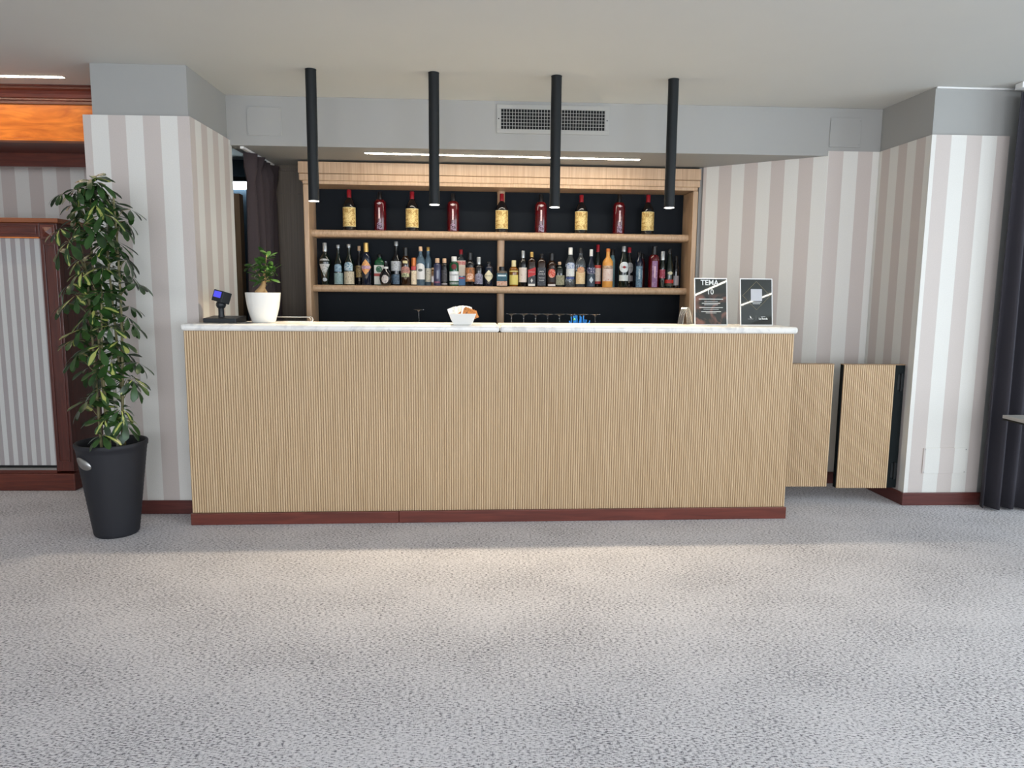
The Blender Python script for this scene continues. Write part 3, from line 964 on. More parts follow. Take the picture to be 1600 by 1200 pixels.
INKD = plain('print_dark', srgb(34, 34, 38), 0.6)
INKW = plain('print_white', srgb(226, 226, 222), 0.6)
INKR = plain('print_red', srgb(158, 34, 38), 0.6)
Z2 = 1.4185
F_, K_ = 0.135, 0.195          # front row and rear row depth on the shelf
cream, pcream = (228, 216, 182), paper((228, 216, 182))
GM = 'bottles on the middle shelf'
c_ = paper
BT = [
    # u, zt, width, row, kind, glass, cap, capf, labels, words, sq, texts
    (0.155, 1.737, 0.087, F_, 'pear', 'dgreen', 'silver', 0.21, [('pear', 0.18, 0.62, 1.25, c_((196, 194, 192), (120, 132, 118), 0.42, 60)), ('round', 0.08, 0.17, 0.6, c_((176, 184, 190)))], 'tall pear shaped dark bottle with a silver cap, first on the middle shelf', None, []),
    (0.255, 1.722, 0.068, F_, 'tall', 'dgreen', 'silver', 0.08, [('rect', 0.02, 0.30, 1.4, c_((136, 158, 158), (98, 124, 124), 0.42)), ('arch', 0.33, 0.52, 0.9, c_((150, 176, 190), (60, 100, 130), 0.45))], 'dark bottle with pale teal label and silver stopper', None, []),
    (0.336, 1.728, 0.078, F_, 'tall', 'dgreen', 'silver', 0.08, [('rect', 0.02, 0.33, 1.4, c_((198, 186, 160), (140, 128, 110), 0.40)), ('arch', 0.35, 0.56, 0.9, c_((196, 208, 210), (60, 116, 140), 0.45))], 'dark bottle with beige label and silver stopper beside the teal labelled one', None, []),
    (0.405, 1.719, 0.058, K_, 'tall', 'black', 'cork', 0.12, [('rect', 0.20, 0.50, 1.5, c_((176, 150, 96), (70, 50, 30), 0.45))], 'black bottle with tan label and cork behind the beige labelled bottle', None, []),
    (0.467, 1.741, 0.074, F_, 'spirit', 'dblue', 'gold', 0.22, [('diamond', 0.24, 0.61, 1.35, c_((226, 168, 96), (196, 110, 90), 0.42, 40), 0, 0.0009), ('rect', 0.38, 0.46, 1.05, c_((206, 176, 190), (150, 80, 120), 0.45), 0, 0.0013)], 'dark blue bottle with gold cap and orange diamond label', None, []),
    (0.563, 1.658, 0.076, K_ - 0.01, 'jug', 'green', 'blackcap', 0.10, [('rect', 0.03, 0.64, 0.98, c_((212, 214, 206))), ('rect', 0.29, 0.38, 0.98, c_((168, 66, 58)), 0, 0.0012), ('round', 0.41, 0.62, 0.62, c_((26, 88, 58), (180, 200, 180), 0.36), 0, 0.0012)], 'square green bottle with white label, green disc and red band', 6, []),
    (0.618, 1.604, 0.098, F_ - 0.03, 'squat', 'black', None, 0.02, [('round', 0.08, 0.42, 0.55, c_((206, 196, 190), (30, 26, 28), 0.40, 90)), ('rect', 0.68, 0.76, 1.9, c_((214, 214, 210)))], 'squat round black bottle with a white cross emblem', None, []),
    (0.694, 1.756, 0.083, K_ - 0.03, 'tall', 'black', 'silver', 0.10, [('rect', 0.33, 0.55, 1.6, c_((188, 190, 194), (120, 122, 128), 0.40)), ('rect', 0.03, 0.25, 0.7, c_((90, 112, 132), (50, 66, 84), 0.45))], 'tall dark bottle with silver neck top and a wide grey label', None, []),
    (0.768, 1.709, 0.074, F_, 'spirit', 'damber', 'blackcap', 0.22, [('round', 0.27, 0.50, 1.25, c_((186, 138, 124), (120, 60, 56), 0.42)), ('arch', 0.22, 0.33, 0.9, c_((196, 190, 150), (70, 90, 60), 0.45), 0, 0.0012), ('rect', 0.58, 0.65, 0.5, c_((214, 200, 150)))], 'black cream liqueur bottle with oval pink label', None, [('BAILEYS', 0.40, 0.011, INKD, False)]),
    (0.831, 1.631, 0.046, F_, 'spirit', 'damber', 'orangecap', 0.30, [('rect', 0.04, 0.54, 1.4, c_((224, 208, 178), (186, 150, 130), 0.38)), ('rect', 0.56, 0.69, 0.7, c_((190, 70, 70)), 0, 0.006)], 'small bottle with copper capsule and cream label', None, []),
    (0.883, 1.717, 0.066, F_, 'spirit', 'pblue', 'cork', 0.12, [('arch', 0.16, 0.57, 1.35, c_((226, 224, 220))), ('round', 0.36, 0.43, 0.55, c_((120, 126, 122), (60, 66, 62), 0.5), 0, 0.0012)], 'clear bottle with pale pink stopper and white arched label', None, []),
    (0.938, 1.718, 0.052, K_, 'spirit', 'pblue', 'gold', 0.10, [('rect', 0.10, 0.45, 1.4, c_((206, 200, 180), (110, 110, 104), 0.38))], 'clear bottle with gold cap and cream label behind the arched label', None, []),
    (0.972, 1.560, 0.044, K_ + 0.02, 'jug', 'amber', 'cork', 0.10, [], 'short amber bottle behind the violet one', 6, []),
    (1.012, 1.630, 0.058, F_, 'jug', 'violet', 'cork', 0.17, [('rect', 0.10, 0.16, 0.8, c_((120, 60, 90)))], 'violet tinted bottle with pale cork stopper', None, []),
    (1.067, 1.629, 0.050, F_, 'jug', 'black', 'cork', 0.17, [('rect', 0.15, 0.58, 1.0, c_((44, 42, 46), (90, 88, 92), 0.40)), ('rect', 0.05, 0.09, 1.0, c_((188, 180, 180)))], 'slim black bottle with pale cork stopper and white lower stripe', None, []),
    (1.142, 1.645, 0.074, F_, 'jug', 'green', 'white', 0.17, [('rect', 0.17, 0.49, 1.25, c_((222, 226, 228))), ('round', 0.56, 0.74, 0.55, c_((110, 24, 32)), 0, 0.001), ('rect', 0.05, 0.13, 1.2, c_((150, 160, 160), (90, 110, 100), 0.45))], 'green gin bottle with white cap, red seal and white label', None, [('TANQUERAY', 0.37, 0.012, INKD, False)]),
    (1.195, 1.701, 0.055, K_, 'tower', 'clear', 'redcap', 0.13, [('rect', 0.28, 0.70, 1.3, c_((222, 208, 192))), ('rect', 0.58, 0.68, 1.3, c_((206, 120, 116), (222, 208, 192), 0.40), 0, 0.0012), ('rect', 0.02, 0.26, 1.3, c_((76, 126, 176))), ('rect', 0.20, 0.24, 1.0, c_((190, 60, 70)), 0, 0.0012)], 'clear gin bottle with red cap and white and blue label behind the green one', 6, [('BEEFEATER', 0.63, 0.009, INKR, False)]),
    (1.265, 1.676, 0.075, F_, 'spirit', 'black', 'blackcap', 0.22, [('rect', 0.13, 0.55, 1.3, c_((122, 84, 54), (176, 108, 60), 0.47, 40)), ('round', 0.18, 0.38, 0.8, c_((196, 130, 90), (226, 204, 184), 0.45, 80), 0, 0.0012)], 'black bottle with brown picture label', None, []),
    (1.333, 1.642, 0.065, F_, 'spirit', 'black', 'silver', 0.25, [('arch', 0.07, 0.44, 1.35, c_((150, 148, 166), (84, 82, 100), 0.45, 160))], 'black bottle with silver capsule and lavender patterned label', None, []),
    (1.411, 1.608, 0.065, F_, 'jug', 'dblue', 'blackcap', 0.10, [('diamond', 0.17, 0.66, 1.42, c_((226, 218, 186)), 0, 0.0009)], 'dark apothecary bottle with a cream diamond label', None, [('HENDRICK\'S', 0.42, 0.011, INKD, False)]),
    (1.513, 1.570, 0.080, F_ - 0.02, 'jug', 'clear', 'blackcap', 0.20, [('rect', 0.03, 0.66, 1.0, c_((34, 92, 108), (24, 60, 80), 0.45)), ('rect', 0.03, 0.26, 1.0, c_((204, 172, 150), (180, 120, 90), 0.42), 0, 0.0012), ('rect', 0.50, 0.58, 0.8, c_((206, 220, 222)), 0, 0.0012)], 'short square bottle with teal picture label in front of the divider', 6, []),
    (1.606, 1.620, 0.070, F_, 'spirit', 'amber', 'creamcap', 0.24, [('rect', 0.07, 0.44, 1.3, c_((222, 204, 112))), ('rect', 0.56, 0.60, 1.2, c_((210, 196, 110)))], 'amber whisky bottle with yellow label and cream cap', None, []),
    (1.678, 1.695, 0.063, F_, 'spirit', 'black', 'silver', 0.20, [('rect', 0.12, 0.53, 1.4, c_((214, 202, 192), (170, 130, 120), 0.36))], 'dark bottle with grey capsule and cream pink label', None, []),
    (1.746, 1.686, 0.058, F_, 'tower', 'damber', 'gold', 0.15, [('rect', 0.02, 0.30, 1.0, c_((60, 62, 70), (40, 42, 48), 0.5)), ('rect', 0.30, 0.52, 1.0, c_((178, 34, 40)), 0.35, 0.0012), ('rect', 0.02, 0.08, 0.9, c_((218, 214, 206)), 0, 0.0012), ('diamond', 0.11, 0.24, 0.3, c_((206, 206, 204)), 0, 0.0012)], 'square whisky bottle with a slanting red label', 6, [('JOHNNIE WALKER', 0.42, 0.006, INKW, False)]),
    (1.823, 1.672, 0.065, F_, 'jug', 'damber', 'blackcap', 0.13, [('rect', 0.03, 0.58, 0.96, c_((44, 48, 56), (120, 124, 132), 0.33, 200))], 'square black labelled whiskey bottle with white lettering', 6, [('JACK', 0.46, 0.015, INKW, False), ('DANIEL\'S', 0.385, 0.012, INKW, False), ('Tennessee', 0.27, 0.010, INKW, False), ('WHISKEY', 0.19, 0.009, INKW, False)]),
    (1.903, 1.678, 0.074, F_, 'spirit', 'damber', 'blackcap', 0.22, [('rect', 0.13, 0.55, 1.2, c_((30, 20, 16))), ('round', 0.27, 0.53, 0.85, c_((196, 74, 54), (226, 190, 170), 0.40, 70), 0, 0.0012), ('rect', 0.02, 0.08, 0.9, c_((212, 204, 200)))], 'dark rum bottle with round red emblem and white lower strip', None, []),
    (1.970, 1.615, 0.060, K_ - 0.02, 'jug', 'dgreen', 'cork', 0.12, [('rect', 0.08, 0.46, 1.25, c_((120, 118, 88), (160, 158, 132), 0.45))], 'dark green bottle with olive label behind the rum', 6, []),
    (2.050, 1.724, 0.076, F_, 'bell', 'clear', 'white', 0.18, [('arch', 0.46, 0.62, 0.95, c_((110, 130, 170), (206, 212, 220), 0.48)), ('rect', 0.27, 0.46, 1.15, c_((216, 218, 214), (150, 160, 180), 0.36)), ('rect', 0.20, 0.25, 1.15, c_((64, 84, 140)))], 'clear waisted bottle with white cap and blue and white label', None, []),
    (2.131, 1.720, 0.074, F_, 'spirit', 'clear', 'blackcap', 0.14, [('rect', 0.08, 0.40, 1.3, c_((212, 178, 128), (222, 200, 160), 0.45)), ('round', 0.36, 0.52, 0.85, c_((206, 160, 120), (160, 80, 60), 0.40), 0, 0.0012)], 'clear bottle with black stopper and tan label', None, []),
    (2.214, 1.712, 0.066, F_, 'tall', 'dblue', 'white', 0.18, [('rect', 0.02, 0.34, 1.3, c_((34, 50, 66), (60, 80, 96), 0.4)), ('rect', 0.36, 0.52, 1.35, c_((50, 52, 84), (206, 206, 220), 0.40, 70)), ('diamond', 0.10, 0.28, 0.5, c_((186, 196, 204)), 0, 0.0012)], 'navy bottle with white capped neck and banded label', None, []),
    (2.277, 1.752, 0.056, K_, 'wine', 'dgreen', 'redcap', 0.17, [('rect', 0.10, 0.48, 1.5, c_((214, 204, 192), (180, 120, 100), 0.36)), ('rect', 0.45, 0.52, 1.5, c_((196, 72, 60)), 0, 0.0012), ('rect', 0.08, 0.14, 1.5, c_((180, 60, 54)), 0, 0.0012)], 'green bottle with red capsule and red banded white label', None, []),
    (2.345, 1.718, 0.082, F_ - 0.01, 'spirit', 'orange', 'orangecap', 0.08, [('rect', 0.16, 0.50, 1.3, c_((214, 196, 184), (196, 120, 110), 0.36)), ('rect', 0.48, 0.56, 1.3, c_((150, 120, 100), (206, 180, 150), 0.45))], 'opaque orange bottle with a pale pink label', None, []),
    (2.398, 1.719, 0.046, K_ + 0.015, 'tower', 'ice', 'blackcap', 0.16, [], 'slim ice blue bottle behind the orange one', None, []),
    (2.472, 1.739, 0.080, F_, 'wine', 'dgreen', 'silver', 0.13, [('round', 0.36, 0.62, 1.05, c_((216, 222, 222))), ('rect', 0.16, 0.30, 1.05, c_((206, 212, 210))), ('round', 0.46, 0.52, 0.3, c_((176, 34, 40)), 0, 0.0012)], 'dark green vermouth bottle with round white label, the front one', None, [('MARTINI', 0.49, 0.012, INKD, False)]),
    (2.532, 1.735, 0.066, K_ + 0.01, 'wine', 'black', 'redcap', 0.13, [('round', 0.36, 0.62, 1.15, c_((150, 148, 148))), ('rect', 0.16, 0.30, 1.05, c_((130, 126, 128)))], 'dark vermouth bottle with round label half hidden behind its twin', None, [('MARTINI', 0.49, 0.012, INKD, False)]),
    (2.595, 1.696, 0.058, F_, 'tower', 'dblue', 'blackcap', 0.14, [('rect', 0.01, 0.60, 0.95, c_((96, 124, 142), (60, 84, 104), 0.40, 50)), ('rect', 0.24, 0.52, 0.22, c_((190, 204, 208), (110, 130, 140), 0.45), 0, 0.0013)], 'dark bottle with tall steel blue label', None, []),
    (2.640, 1.687, 0.050, K_ + 0.02, 'tower', 'dred', 'blackcap', 0.14, [], 'dim dark red bottle behind the steel blue label', None, []),
    (2.715, 1.742, 0.085, F_, 'tower', 'red', 'blackcap', 0.20, [('rect', 0.01, 0.64, 0.52, c_((132, 96, 134), (160, 130, 160), 0.42, 30)), ('rect', 0.24, 0.52, 0.13, c_((214, 180, 196)), 0, 0.0013)], 'red liqueur bottle with mauve vertical label on the middle shelf', None, []),
    (2.779, 1.703, 0.044, F_ - 0.02, 'wine', 'dgreen', 'silver', 0.24, [('rect', 0.26, 0.50, 1.5, c_((150, 50, 70), (196, 150, 160), 0.40, 60))], 'slim green bottle with white capsule and crimson label', None, []),
    (2.839, 1.724, 0.072, F_, 'champ', 'dgreen', 'blackcap', 0.14, [('rect', 0.12, 0.21, 1.3, c_((184, 40, 34))), ('rect', 0.05, 0.11, 1.2, c_((60, 60, 44))), ('round', 0.33, 0.42, 0.5, c_((196, 190, 160)), 0, 0.004)], 'broad shouldered cognac bottle with red label and pale seal', None, []),
    (2.899, 1.670, 0.050, F_ + 0.02, 'wine', 'black', 'blackcap', 0.14, [('rect', 0.08, 0.38, 1.5, c_((166, 160, 164)))], 'dark bottle with grey label, last on the middle shelf', None, []),
]
for (u, zt, wd, v_, kind, glass, cap, capf, labels, words, sq, texts) in BT:
    bottle(u, v_, Z2, zt - Z2, wd, kind, glass, cap, capf, labels, words, sq, texts, GM)

Z1 = 1.832
GT = 'bottles on the top shelf'
ordn = ['first', 'second', 'third', 'fourth', 'fifth']
antica = paper((222, 196, 128), (172, 132, 66), 0.47, 75)
edge = paper((226, 208, 150))
for i, (u, zt) in enumerate(((0.345, 2.135), (0.821, 2.130), (1.510, 2.126), (2.129, 2.127), (2.655, 2.136))):
    bottle(u, F_ + 0.01, Z1, zt - Z1, 0.098, 'wine', 'black', 'redcap', 0.19,
           [('rect', 0.09, 0.565, 1.36, edge), ('rect', 0.105, 0.55, 1.28, antica, 0, 0.0011), ('round', 0.19, 0.42, 0.55, paper((230, 206, 140), (190, 150, 80), 0.40), 0, 0.0014)],
           'gold labelled black vermouth bottle on the top shelf, %s from the left' % ordn[i], None, [], GT)
for i, (u, zt) in enumerate(((0.577, 2.125), (1.135, 2.122), (1.814, 2.126), (2.427, 2.136))):
    bottle(u, F_ + 0.01, Z1, zt - Z1, 0.092, 'tower', 'red', 'blackcap', 0.19,
           [('diamond', 0.66, 0.72, 0.42, paper((190, 170, 170))), ('rect', 0.30, 0.58, 0.13, paper((222, 200, 200), (170, 120, 125), 0.42, 200)),
            ('arch', 0.03, 0.22, 0.42, paper((150, 130, 150), (60, 30, 44), 0.46, 60))],
           'red liqueur bottle on the top shelf, %s of the red ones' % ordn[i], None, [], GT, capr=0.9)


# ------------------------------------------------------------------ glasses behind the bar
def wine_glass(loc, label, r_foot=0.036, h=0.2):
    """stood upside down: the foot is on top"""
    e = empty('wine_glass', loc, 0, label, 'glass', 'upturned glasses behind the bar')
    MB().lathe([(r_foot, h), (r_foot, h - 0.002), (r_foot * 0.5, h - 0.006), (0.006, h - 0.014), (0.0042, h - 0.03), (0.0042, h - 0.085), (0.010, h - 0.097)], 24).build('foot_and_stem', M['glass'], e, smooth=True)
    MB().lathe([(0.010, h - 0.0975), (0.026, h - 0.106), (0.037, h - 0.13), (0.036, h - 0.165), (0.030, 0.001), (0.029, 0.001), (0.035, h - 0.165), (0.0355, h - 0.131), (0.025, h - 0.1085), (0.006, h - 0.102)], 24, capb=False, capt=True).build('bowl', M['glass'], e, smooth=True)
    return e


wg = None
for i in range(8):
    p = unl(1.575 + i * 0.0905, -0.14, 0.97)
    wn = ['first', 'second', 'third', 'fourth', 'fifth', 'sixth', 'seventh', 'eighth'][i]
    lb = 'upturned wine glass behind the bar, %s in the row right of the divider' % wn
    if wg is None:
        wg = wine_glass(p, lb, 0.036, 0.245)
    else:
        g_ = copy_tree(wg)
        g_.location = p
        g_['label'] = lb
g_ = wine_glass(unl(0.885, -0.14, 0.97), 'single upturned wine glass behind the bar left of the sugar bowl', 0.037, 0.272)

# blue plastic stirrers in a holder on the inner worktop
sb = empty('stirrer_holder', bl(2.345, 0.52, 1.0205), ANG, 'blue plastic cocktail sticks in a holder behind the bar', 'cocktail sticks')
MB().lathe([(0.062, 0), (0.07, 0.12), (0.066, 0.12), (0.058, 0.004)], 20, capt=True).build('cup', M['steel'], sb, smooth=True)
bluem = plain('blue_plastic', srgb(40, 130, 220), 0.3, var=0.15)
rs = random.Random(4)
for i in range(26):
    x = -0.062 + 0.124 * i / 25
    tp = 0.178 + rs.uniform(-0.02, 0.03)
    MB().tube([(x * 0.7, rs.uniform(-0.02, 0.02), 0.02), (x + rs.uniform(-0.012, 0.012), rs.uniform(-0.03, 0.03), tp)], 0.0030, 6).build('stick', bluem, sb)
MB().lathe([(0.004, 0.17), (0.008, 0.178), (0.004, 0.187)], 8, c=(-0.03, -0.02)).build('green_knob', plain('green_plastic', srgb(120, 190, 90), 0.35), sb, smooth=True)

# chrome drip rail
dr = empty('drip_tray', bl(0.36, 0.318, 1.1805), ANG, 'chrome rail tray on the worktop behind the white plant pot', 'tray')
MB().box(0, 0, 0, 0.30, 0.07, 0.006).build('tray', M['chrome'], dr, bevel=0.002)
MB().tube([(0.0, 0.004, 0.030), (0.285, 0.004, 0.030)], 0.004, 10).build('rail', M['chrome'], dr, smooth=True)
MB().tube([(0.285 + 0.015 * math.sin(q * math.pi / 8), 0.004, 0.017 + 0.016 * math.cos(q * math.pi / 8)) for q in range(7)], 0.003, 8).build('end_bracket', M['chrome'], dr, smooth=True)
MB().tube([(0.278, 0.004, 0.028), (0.292, 0.004, 0.0075)], 0.0025, 8).build('end_bracket', M['chrome'], dr, smooth=True)

# ------------------------------------------------------------------ customer display
kd = empty('customer_display', (0.155, 0.215, 1.1806), R(-4), 'black pole display with lit blue screen on the worktop', 'display')
MB().prism_x([(-0.075, 0), (0.075, 0), (0.075, 0.036), (0.058, 0.036), (-0.075, 0.024)], -0.10, 0.10).build('base', M['plastic'], kd, bevel=0.003)
MB().lathe([(0.020, 0.030), (0.017, 0.045), (0.017, 0.085), (0.019, 0.09)], 20, c=(-0.02, 0.0)).build('pole', M['plastic'], kd, smooth=True)
MB().lathe([(0.008, 0.078), (0.023, 0.086), (0.029, 0.10), (0.027, 0.115), (0.02, 0.122)], 20, c=(-0.02, 0.0)).build('swivel', M['plastic'], kd, smooth=True)
hd = MB().box(-0.046, -0.03, -0.034, 0.046, 0.03, 0.034).build('head', M['plastic'], kd, loc=(-0.014, 0.0, 0.150), rot=(R(-14), R(9), R(-30)), bevel=0.003)
MB().box(-0.036, -0.0312, -0.010, 0.030, -0.0302, 0.027).build('screen', emit('blue_screen', (0.09, 0.09, 0.95, 1), 0.85, (0.02, 0.02, 0.05, 1)), hd)

# ------------------------------------------------------------------ potted ficus on the bar
fp = empty('potted_bonsai', bl(0.398, 0.195, 1.1806), 0, 'small bulbous bonsai fig in a glossy white pot on the worktop', 'potted plant')
MB().lathe([(0.062, 0), (0.067, 0.004), (0.080, 0.045), (0.091, 0.09), (0.098, 0.14), (0.101, 0.178), (0.097, 0.178), (0.093, 0.14), (0.088, 0.12), (0.0, 0.12)], 40, capt=False).build('pot', M['ceramic'], fp, smooth=True)
MB().lathe([(0.089, 0.1205), (0.089, 0.158), (0.04, 0.164), (0.001, 0.165)], 24, capt=False).build('soil', M['soil'], fp, smooth=True)
bark = plain('bonsai_bark', srgb(190, 152, 104), 0.6, var=0.25, scale=40, bump=0.2)
MB().tube([(-0.012, -0.03, 0.15), (-0.014, -0.028, 0.178), (0.0, -0.02, 0.198), (0.008, -0.012, 0.222), (0.010, -0.006, 0.26), (0.012, 0, 0.30)], 0.030, 12, taper=0.004).build('trunk', bark, fp, smooth=True)
MB().tube([(0.02, -0.026, 0.15), (0.022, -0.022, 0.18), (0.010, -0.014, 0.205)], 0.016, 10, taper=0.007).build('root', bark, fp, smooth=True)
for a_, b_ in (((0.010, 0, 0.23), (-0.05, -0.012, 0.325)), ((0.010, 0, 0.24), (0.075, -0.012, 0.31)), ((0.012, 0, 0.26), (0.028, 0.005, 0.40)), ((0.010, -0.005, 0.225), (0.05, -0.03, 0.25))):
    MB().tube([a_, ((a_[0] + b_[0]) / 2, (a_[1] + b_[1]) / 2, (a_[2] + b_[2]) / 2 + 0.01), b_], 0.004, 6, taper=0.0015).build('branch', bark, fp, smooth=True)


def leaf_mesh(name, ln, wd, droop, mat, fold=0.12, blade=None):
    """pointed oval leaflet along +x, bending down"""
    prof = blade or [(0.0, 0.06), (0.18, 0.45), (0.42, 0.88), (0.65, 1.0), (0.85, 0.72), (1.0, 0.05)]
    vs, fs = [], []
    for t, q in prof:
        x = t * ln
        z = -droop * ln * t * t
        vs += [(x, -q * wd / 2, z + fold * q * wd / 2), (x, 0, z), (x, q * wd / 2, z + fold * q * wd / 2)]
    for i in range(len(prof) - 1):
        a_ = 3 * i
        fs += [(a_, a_ + 3, a_ + 4, a_ + 1), (a_ + 1, a_ + 4, a_ + 5, a_ + 2)]
    me = bpy.data.meshes.new(name)
    me.from_pydata(vs, [], fs)
    me.shade_smooth()
    me.materials.append(mat)
    return me


def leaf_mat(name, dark, mid, yellow=None, thr=0.62):
    m, N, L, P = new_mat(name)
    tc = N.new('ShaderNodeTexCoord')
    oi = N.new('ShaderNodeObjectInfo')
    ad = N.new('ShaderNodeVectorMath')
    ad.operation = 'MULTIPLY_ADD'
    cmb = N.new('ShaderNodeCombineXYZ')
    for k_ in range(3):
        L.new(oi.outputs['Random'], cmb.inputs[k_])
    L.new(cmb.outputs[0], ad.inputs[0])
    ad.inputs[1].default_value = (13, 7, 29)
    L.new(tc.outputs['Object'], ad.inputs[2])
    no = N.new('ShaderNodeTexNoise')
    no.inputs['Scale'].default_value = 14
    no.inputs['Detail'].default_value = 2
    L.new(ad.outputs[0], no.inputs['Vector'])
    cr = N.new('ShaderNodeValToRGB')
    e = cr.color_ramp.elements
    e[0].position = 0.3
    e[0].color = dark
    e[1].position = 0.55
    e[1].color = mid
    L.new(no.outputs['Fac'], cr.inputs['Fac'])
    out = cr.outputs['Color']
    if yellow:                               # pale streak along the midrib of some leaflets
        sx = N.new('ShaderNodeSeparateXYZ')
        L.new(tc.outputs['Object'], sx.inputs[0])

        def mn(op, a_, b_):
            n_ = N.new('ShaderNodeMath')
            n_.operation = op
            for i_, q_ in enumerate((a_, b_)):
                if hasattr(q_, 'is_linked'):
                    L.new(q_, n_.inputs[i_])
                else:
                    n_.inputs[i_].default_value = q_
            return n_.outputs[0]
        wdt = mn('MULTIPLY', mn('SUBTRACT', no.outputs['Fac'], 0.43), 0.045)
        near = mn('LESS_THAN', mn('ABSOLUTE', sx.outputs['Y'], 0.0), wdt)
        some = mn('GREATER_THAN', oi.outputs['Random'], 0.66)
        mx = N.new('ShaderNodeMix')
        mx.data_type = 'RGBA'
        L.new(mn('MULTIPLY', near, some), mx.inputs['Factor'])
        L.new(out, mx.inputs['A'])
        mx.inputs['B'].default_value = yellow
        out = mx.outputs['Result']
    L.new(out, P.inputs['Base Color'])
    P.inputs['Roughness'].default_value = 0.32
    P.inputs['Specular IOR Level'].default_value = 0.5
    return m


fm_ = leaf_mesh('fig_leaf', 0.066, 0.024, 0.25, leaf_mat('fig_leaf', srgb(34, 62, 24), srgb(62, 98, 44)))
rf = random.Random(11)
tips = [(-0.05, -0.012, 0.325), (0.072, -0.012, 0.31), (0.028, 0.005, 0.395), (0.018, -0.01, 0.35), (-0.01, -0.02, 0.29), (0.045, -0.03, 0.255), (0.02, -0.03, 0.31), (0.03, -0.02, 0.28), (0.0, -0.02, 0.33), (0.005, -0.035, 0.25)]
for ti, tp in enumerate(tips):
    for k_ in range(8):
        o = bpy.data.objects.new('leaf', fm_)
        COL.objects.link(o)
        o.parent = fp
        o.location = (tp[0] + rf.uniform(-.014, .014), tp[1] + rf.uniform(-.014, .014), tp[2] + rf.uniform(-.02, .014))
        o.rotation_euler = (rf.uniform(-0.7, 0.7), rf.uniform(-1.0, 0.35), rf.uniform(0, 6.28))
        s = rf.uniform(0.75, 1.25)
        o.scale = (s, s, s)

# ------------------------------------------------------------------ sugar bowl and packets
sbp = bl(1.585, 0.075, 1.1806)


def frustum(h, r0, r1, th, n_=4):
    k_ = math.sqrt(2)
    vs = []
    for r_, z in ((r0, 0), (r1, h), (r1 - th, h), (r0 - th * 0.8, 0.006)):
        for q in range(4):
            a_ = math.pi / 4 + q * math.pi / 2
            vs.append((r_ * k_ * math.cos(a_), r_ * k_ * math.sin(a_), z))
    fs = [(3, 2, 1, 0)]
    for i in range(3):
        for q in range(4):
            fs.append((i * 4 + q, i * 4 + (q + 1) % 4, (i + 1) * 4 + (q + 1) % 4, (i + 1) * 4 + q))
    fs.append((12, 13, 14, 15))
    return MB().add(vs, fs)


sbo = frustum(0.066, 0.054, 0.079, 0.004).build('sugar_bowl', M['ceramic'], None, loc=sbp, rot=(0, 0, ANG), bevel=0.004, bseg=3)
tag(sbo, 'white flared square bowl of sugar packets on the marble worktop', 'bowl')


def packet_mat(name, col, ink, thr):
    m, N, L, P = new_mat(name)
    tc = N.new('ShaderNodeTexCoord')
    no = N.new('ShaderNodeTexNoise')
    no.inputs['Scale'].default_value = 90
    no.inputs['Detail'].default_value = 3
    L.new(tc.outputs['Object'], no.inputs['Vector'])
    cr = N.new('ShaderNodeValToRGB')
    cr.color_ramp.elements[0].position = thr
    cr.color_ramp.elements[0].color = ink
    cr.color_ramp.elements[1].position = thr + 0.05
    cr.color_ramp.elements[1].color = col
    L.new(no.outputs['Fac'], cr.inputs['Fac'])
    L.new(cr.outputs['Color'], P.inputs['Base Color'])
    P.inputs['Roughness'].default_value = 0.55
    return m


wp_ = packet_mat('white_packet', srgb(234, 234, 232), srgb(150, 148, 150), 0.36)
bp_ = packet_mat('brown_packet', srgb(184, 116, 46), srgb(110, 64, 26), 0.44)


def packet(mat):
    b_ = MB()
    vs = [(-0.022, -0.0004, 0), (0.022, -0.0004, 0), (0.022, 0.0004, 0), (-0.022, 0.0004, 0),
          (-0.022, -0.0025, 0.008), (0.022, -0.0025, 0.008), (0.022, 0.0025, 0.008), (-0.022, 0.0025, 0.008),
          (-0.022, -0.0025, 0.062), (0.022, -0.0025, 0.062), (0.022, 0.0025, 0.062), (-0.022, 0.0025, 0.062),
          (-0.022, -0.0004, 0.07), (0.022, -0.0004, 0.07), (0.022, 0.0004, 0.07), (-0.022, 0.0004, 0.07)]
    fs = [(3, 2, 1, 0), (12, 13, 14, 15)]
    for i in range(3):
        for q in range(4):
            fs.append((i * 4 + q, i * 4 + (q + 1) % 4, (i + 1) * 4 + (q + 1) % 4, (i + 1) * 4 + q))
    me = b_.add(vs, fs).mesh('sugar_packet')
    me.materials.append(mat)
    return me


pw, pb = packet(wp_), packet(bp_)
spots = []
for i in range(10):                         # white packets, standing in a fan at the left and middle
    x = -0.046 + 0.0088 * i
    spots.append((pw, x, -0.012 + 0.028 * (i % 3 - 0.6), 0.052 + 0.016 * (1 - abs(i - 5.5) / 5.5), R(rs.uniform(-9, 9)), R(-20 + 3.6 * i), R(rs.uniform(25, 75))))
spots.append((pw, 0.018, 0.028, 0.062, R(8), R(12), R(6)))
spots.append((pw, -0.006, 0.034, 0.058, R(6), R(-6), R(-8)))
for i in range(6):                          # brown packets leaning to the right
    spots.append((pb, -0.016 + 0.0085 * i, -0.042 + 0.005 * i, 0.072 - 0.002 * i, R(-10), R(48 + 4 * i), R(-6 + 3 * i)))
for i, (me, x, y, z, rx, ry, rz) in enumerate(spots):
    o = bpy.data.objects.new('sugar_packet', me)
    COL.objects.link(o)
    o.location = (sbp.x + x, sbp.y + y, sbp.z + z * 0.62)
    o.rotation_euler = (rx, ry, rz)
    if me is pw:
        tag(o, 'white paper sugar packet standing in the white bowl', 'sugar packet', 'white sugar packets in the bowl')
    else:
        tag(o, 'brown paper sugar packet leaning in the white bowl', 'sugar packet', 'brown sugar packets in the bowl')


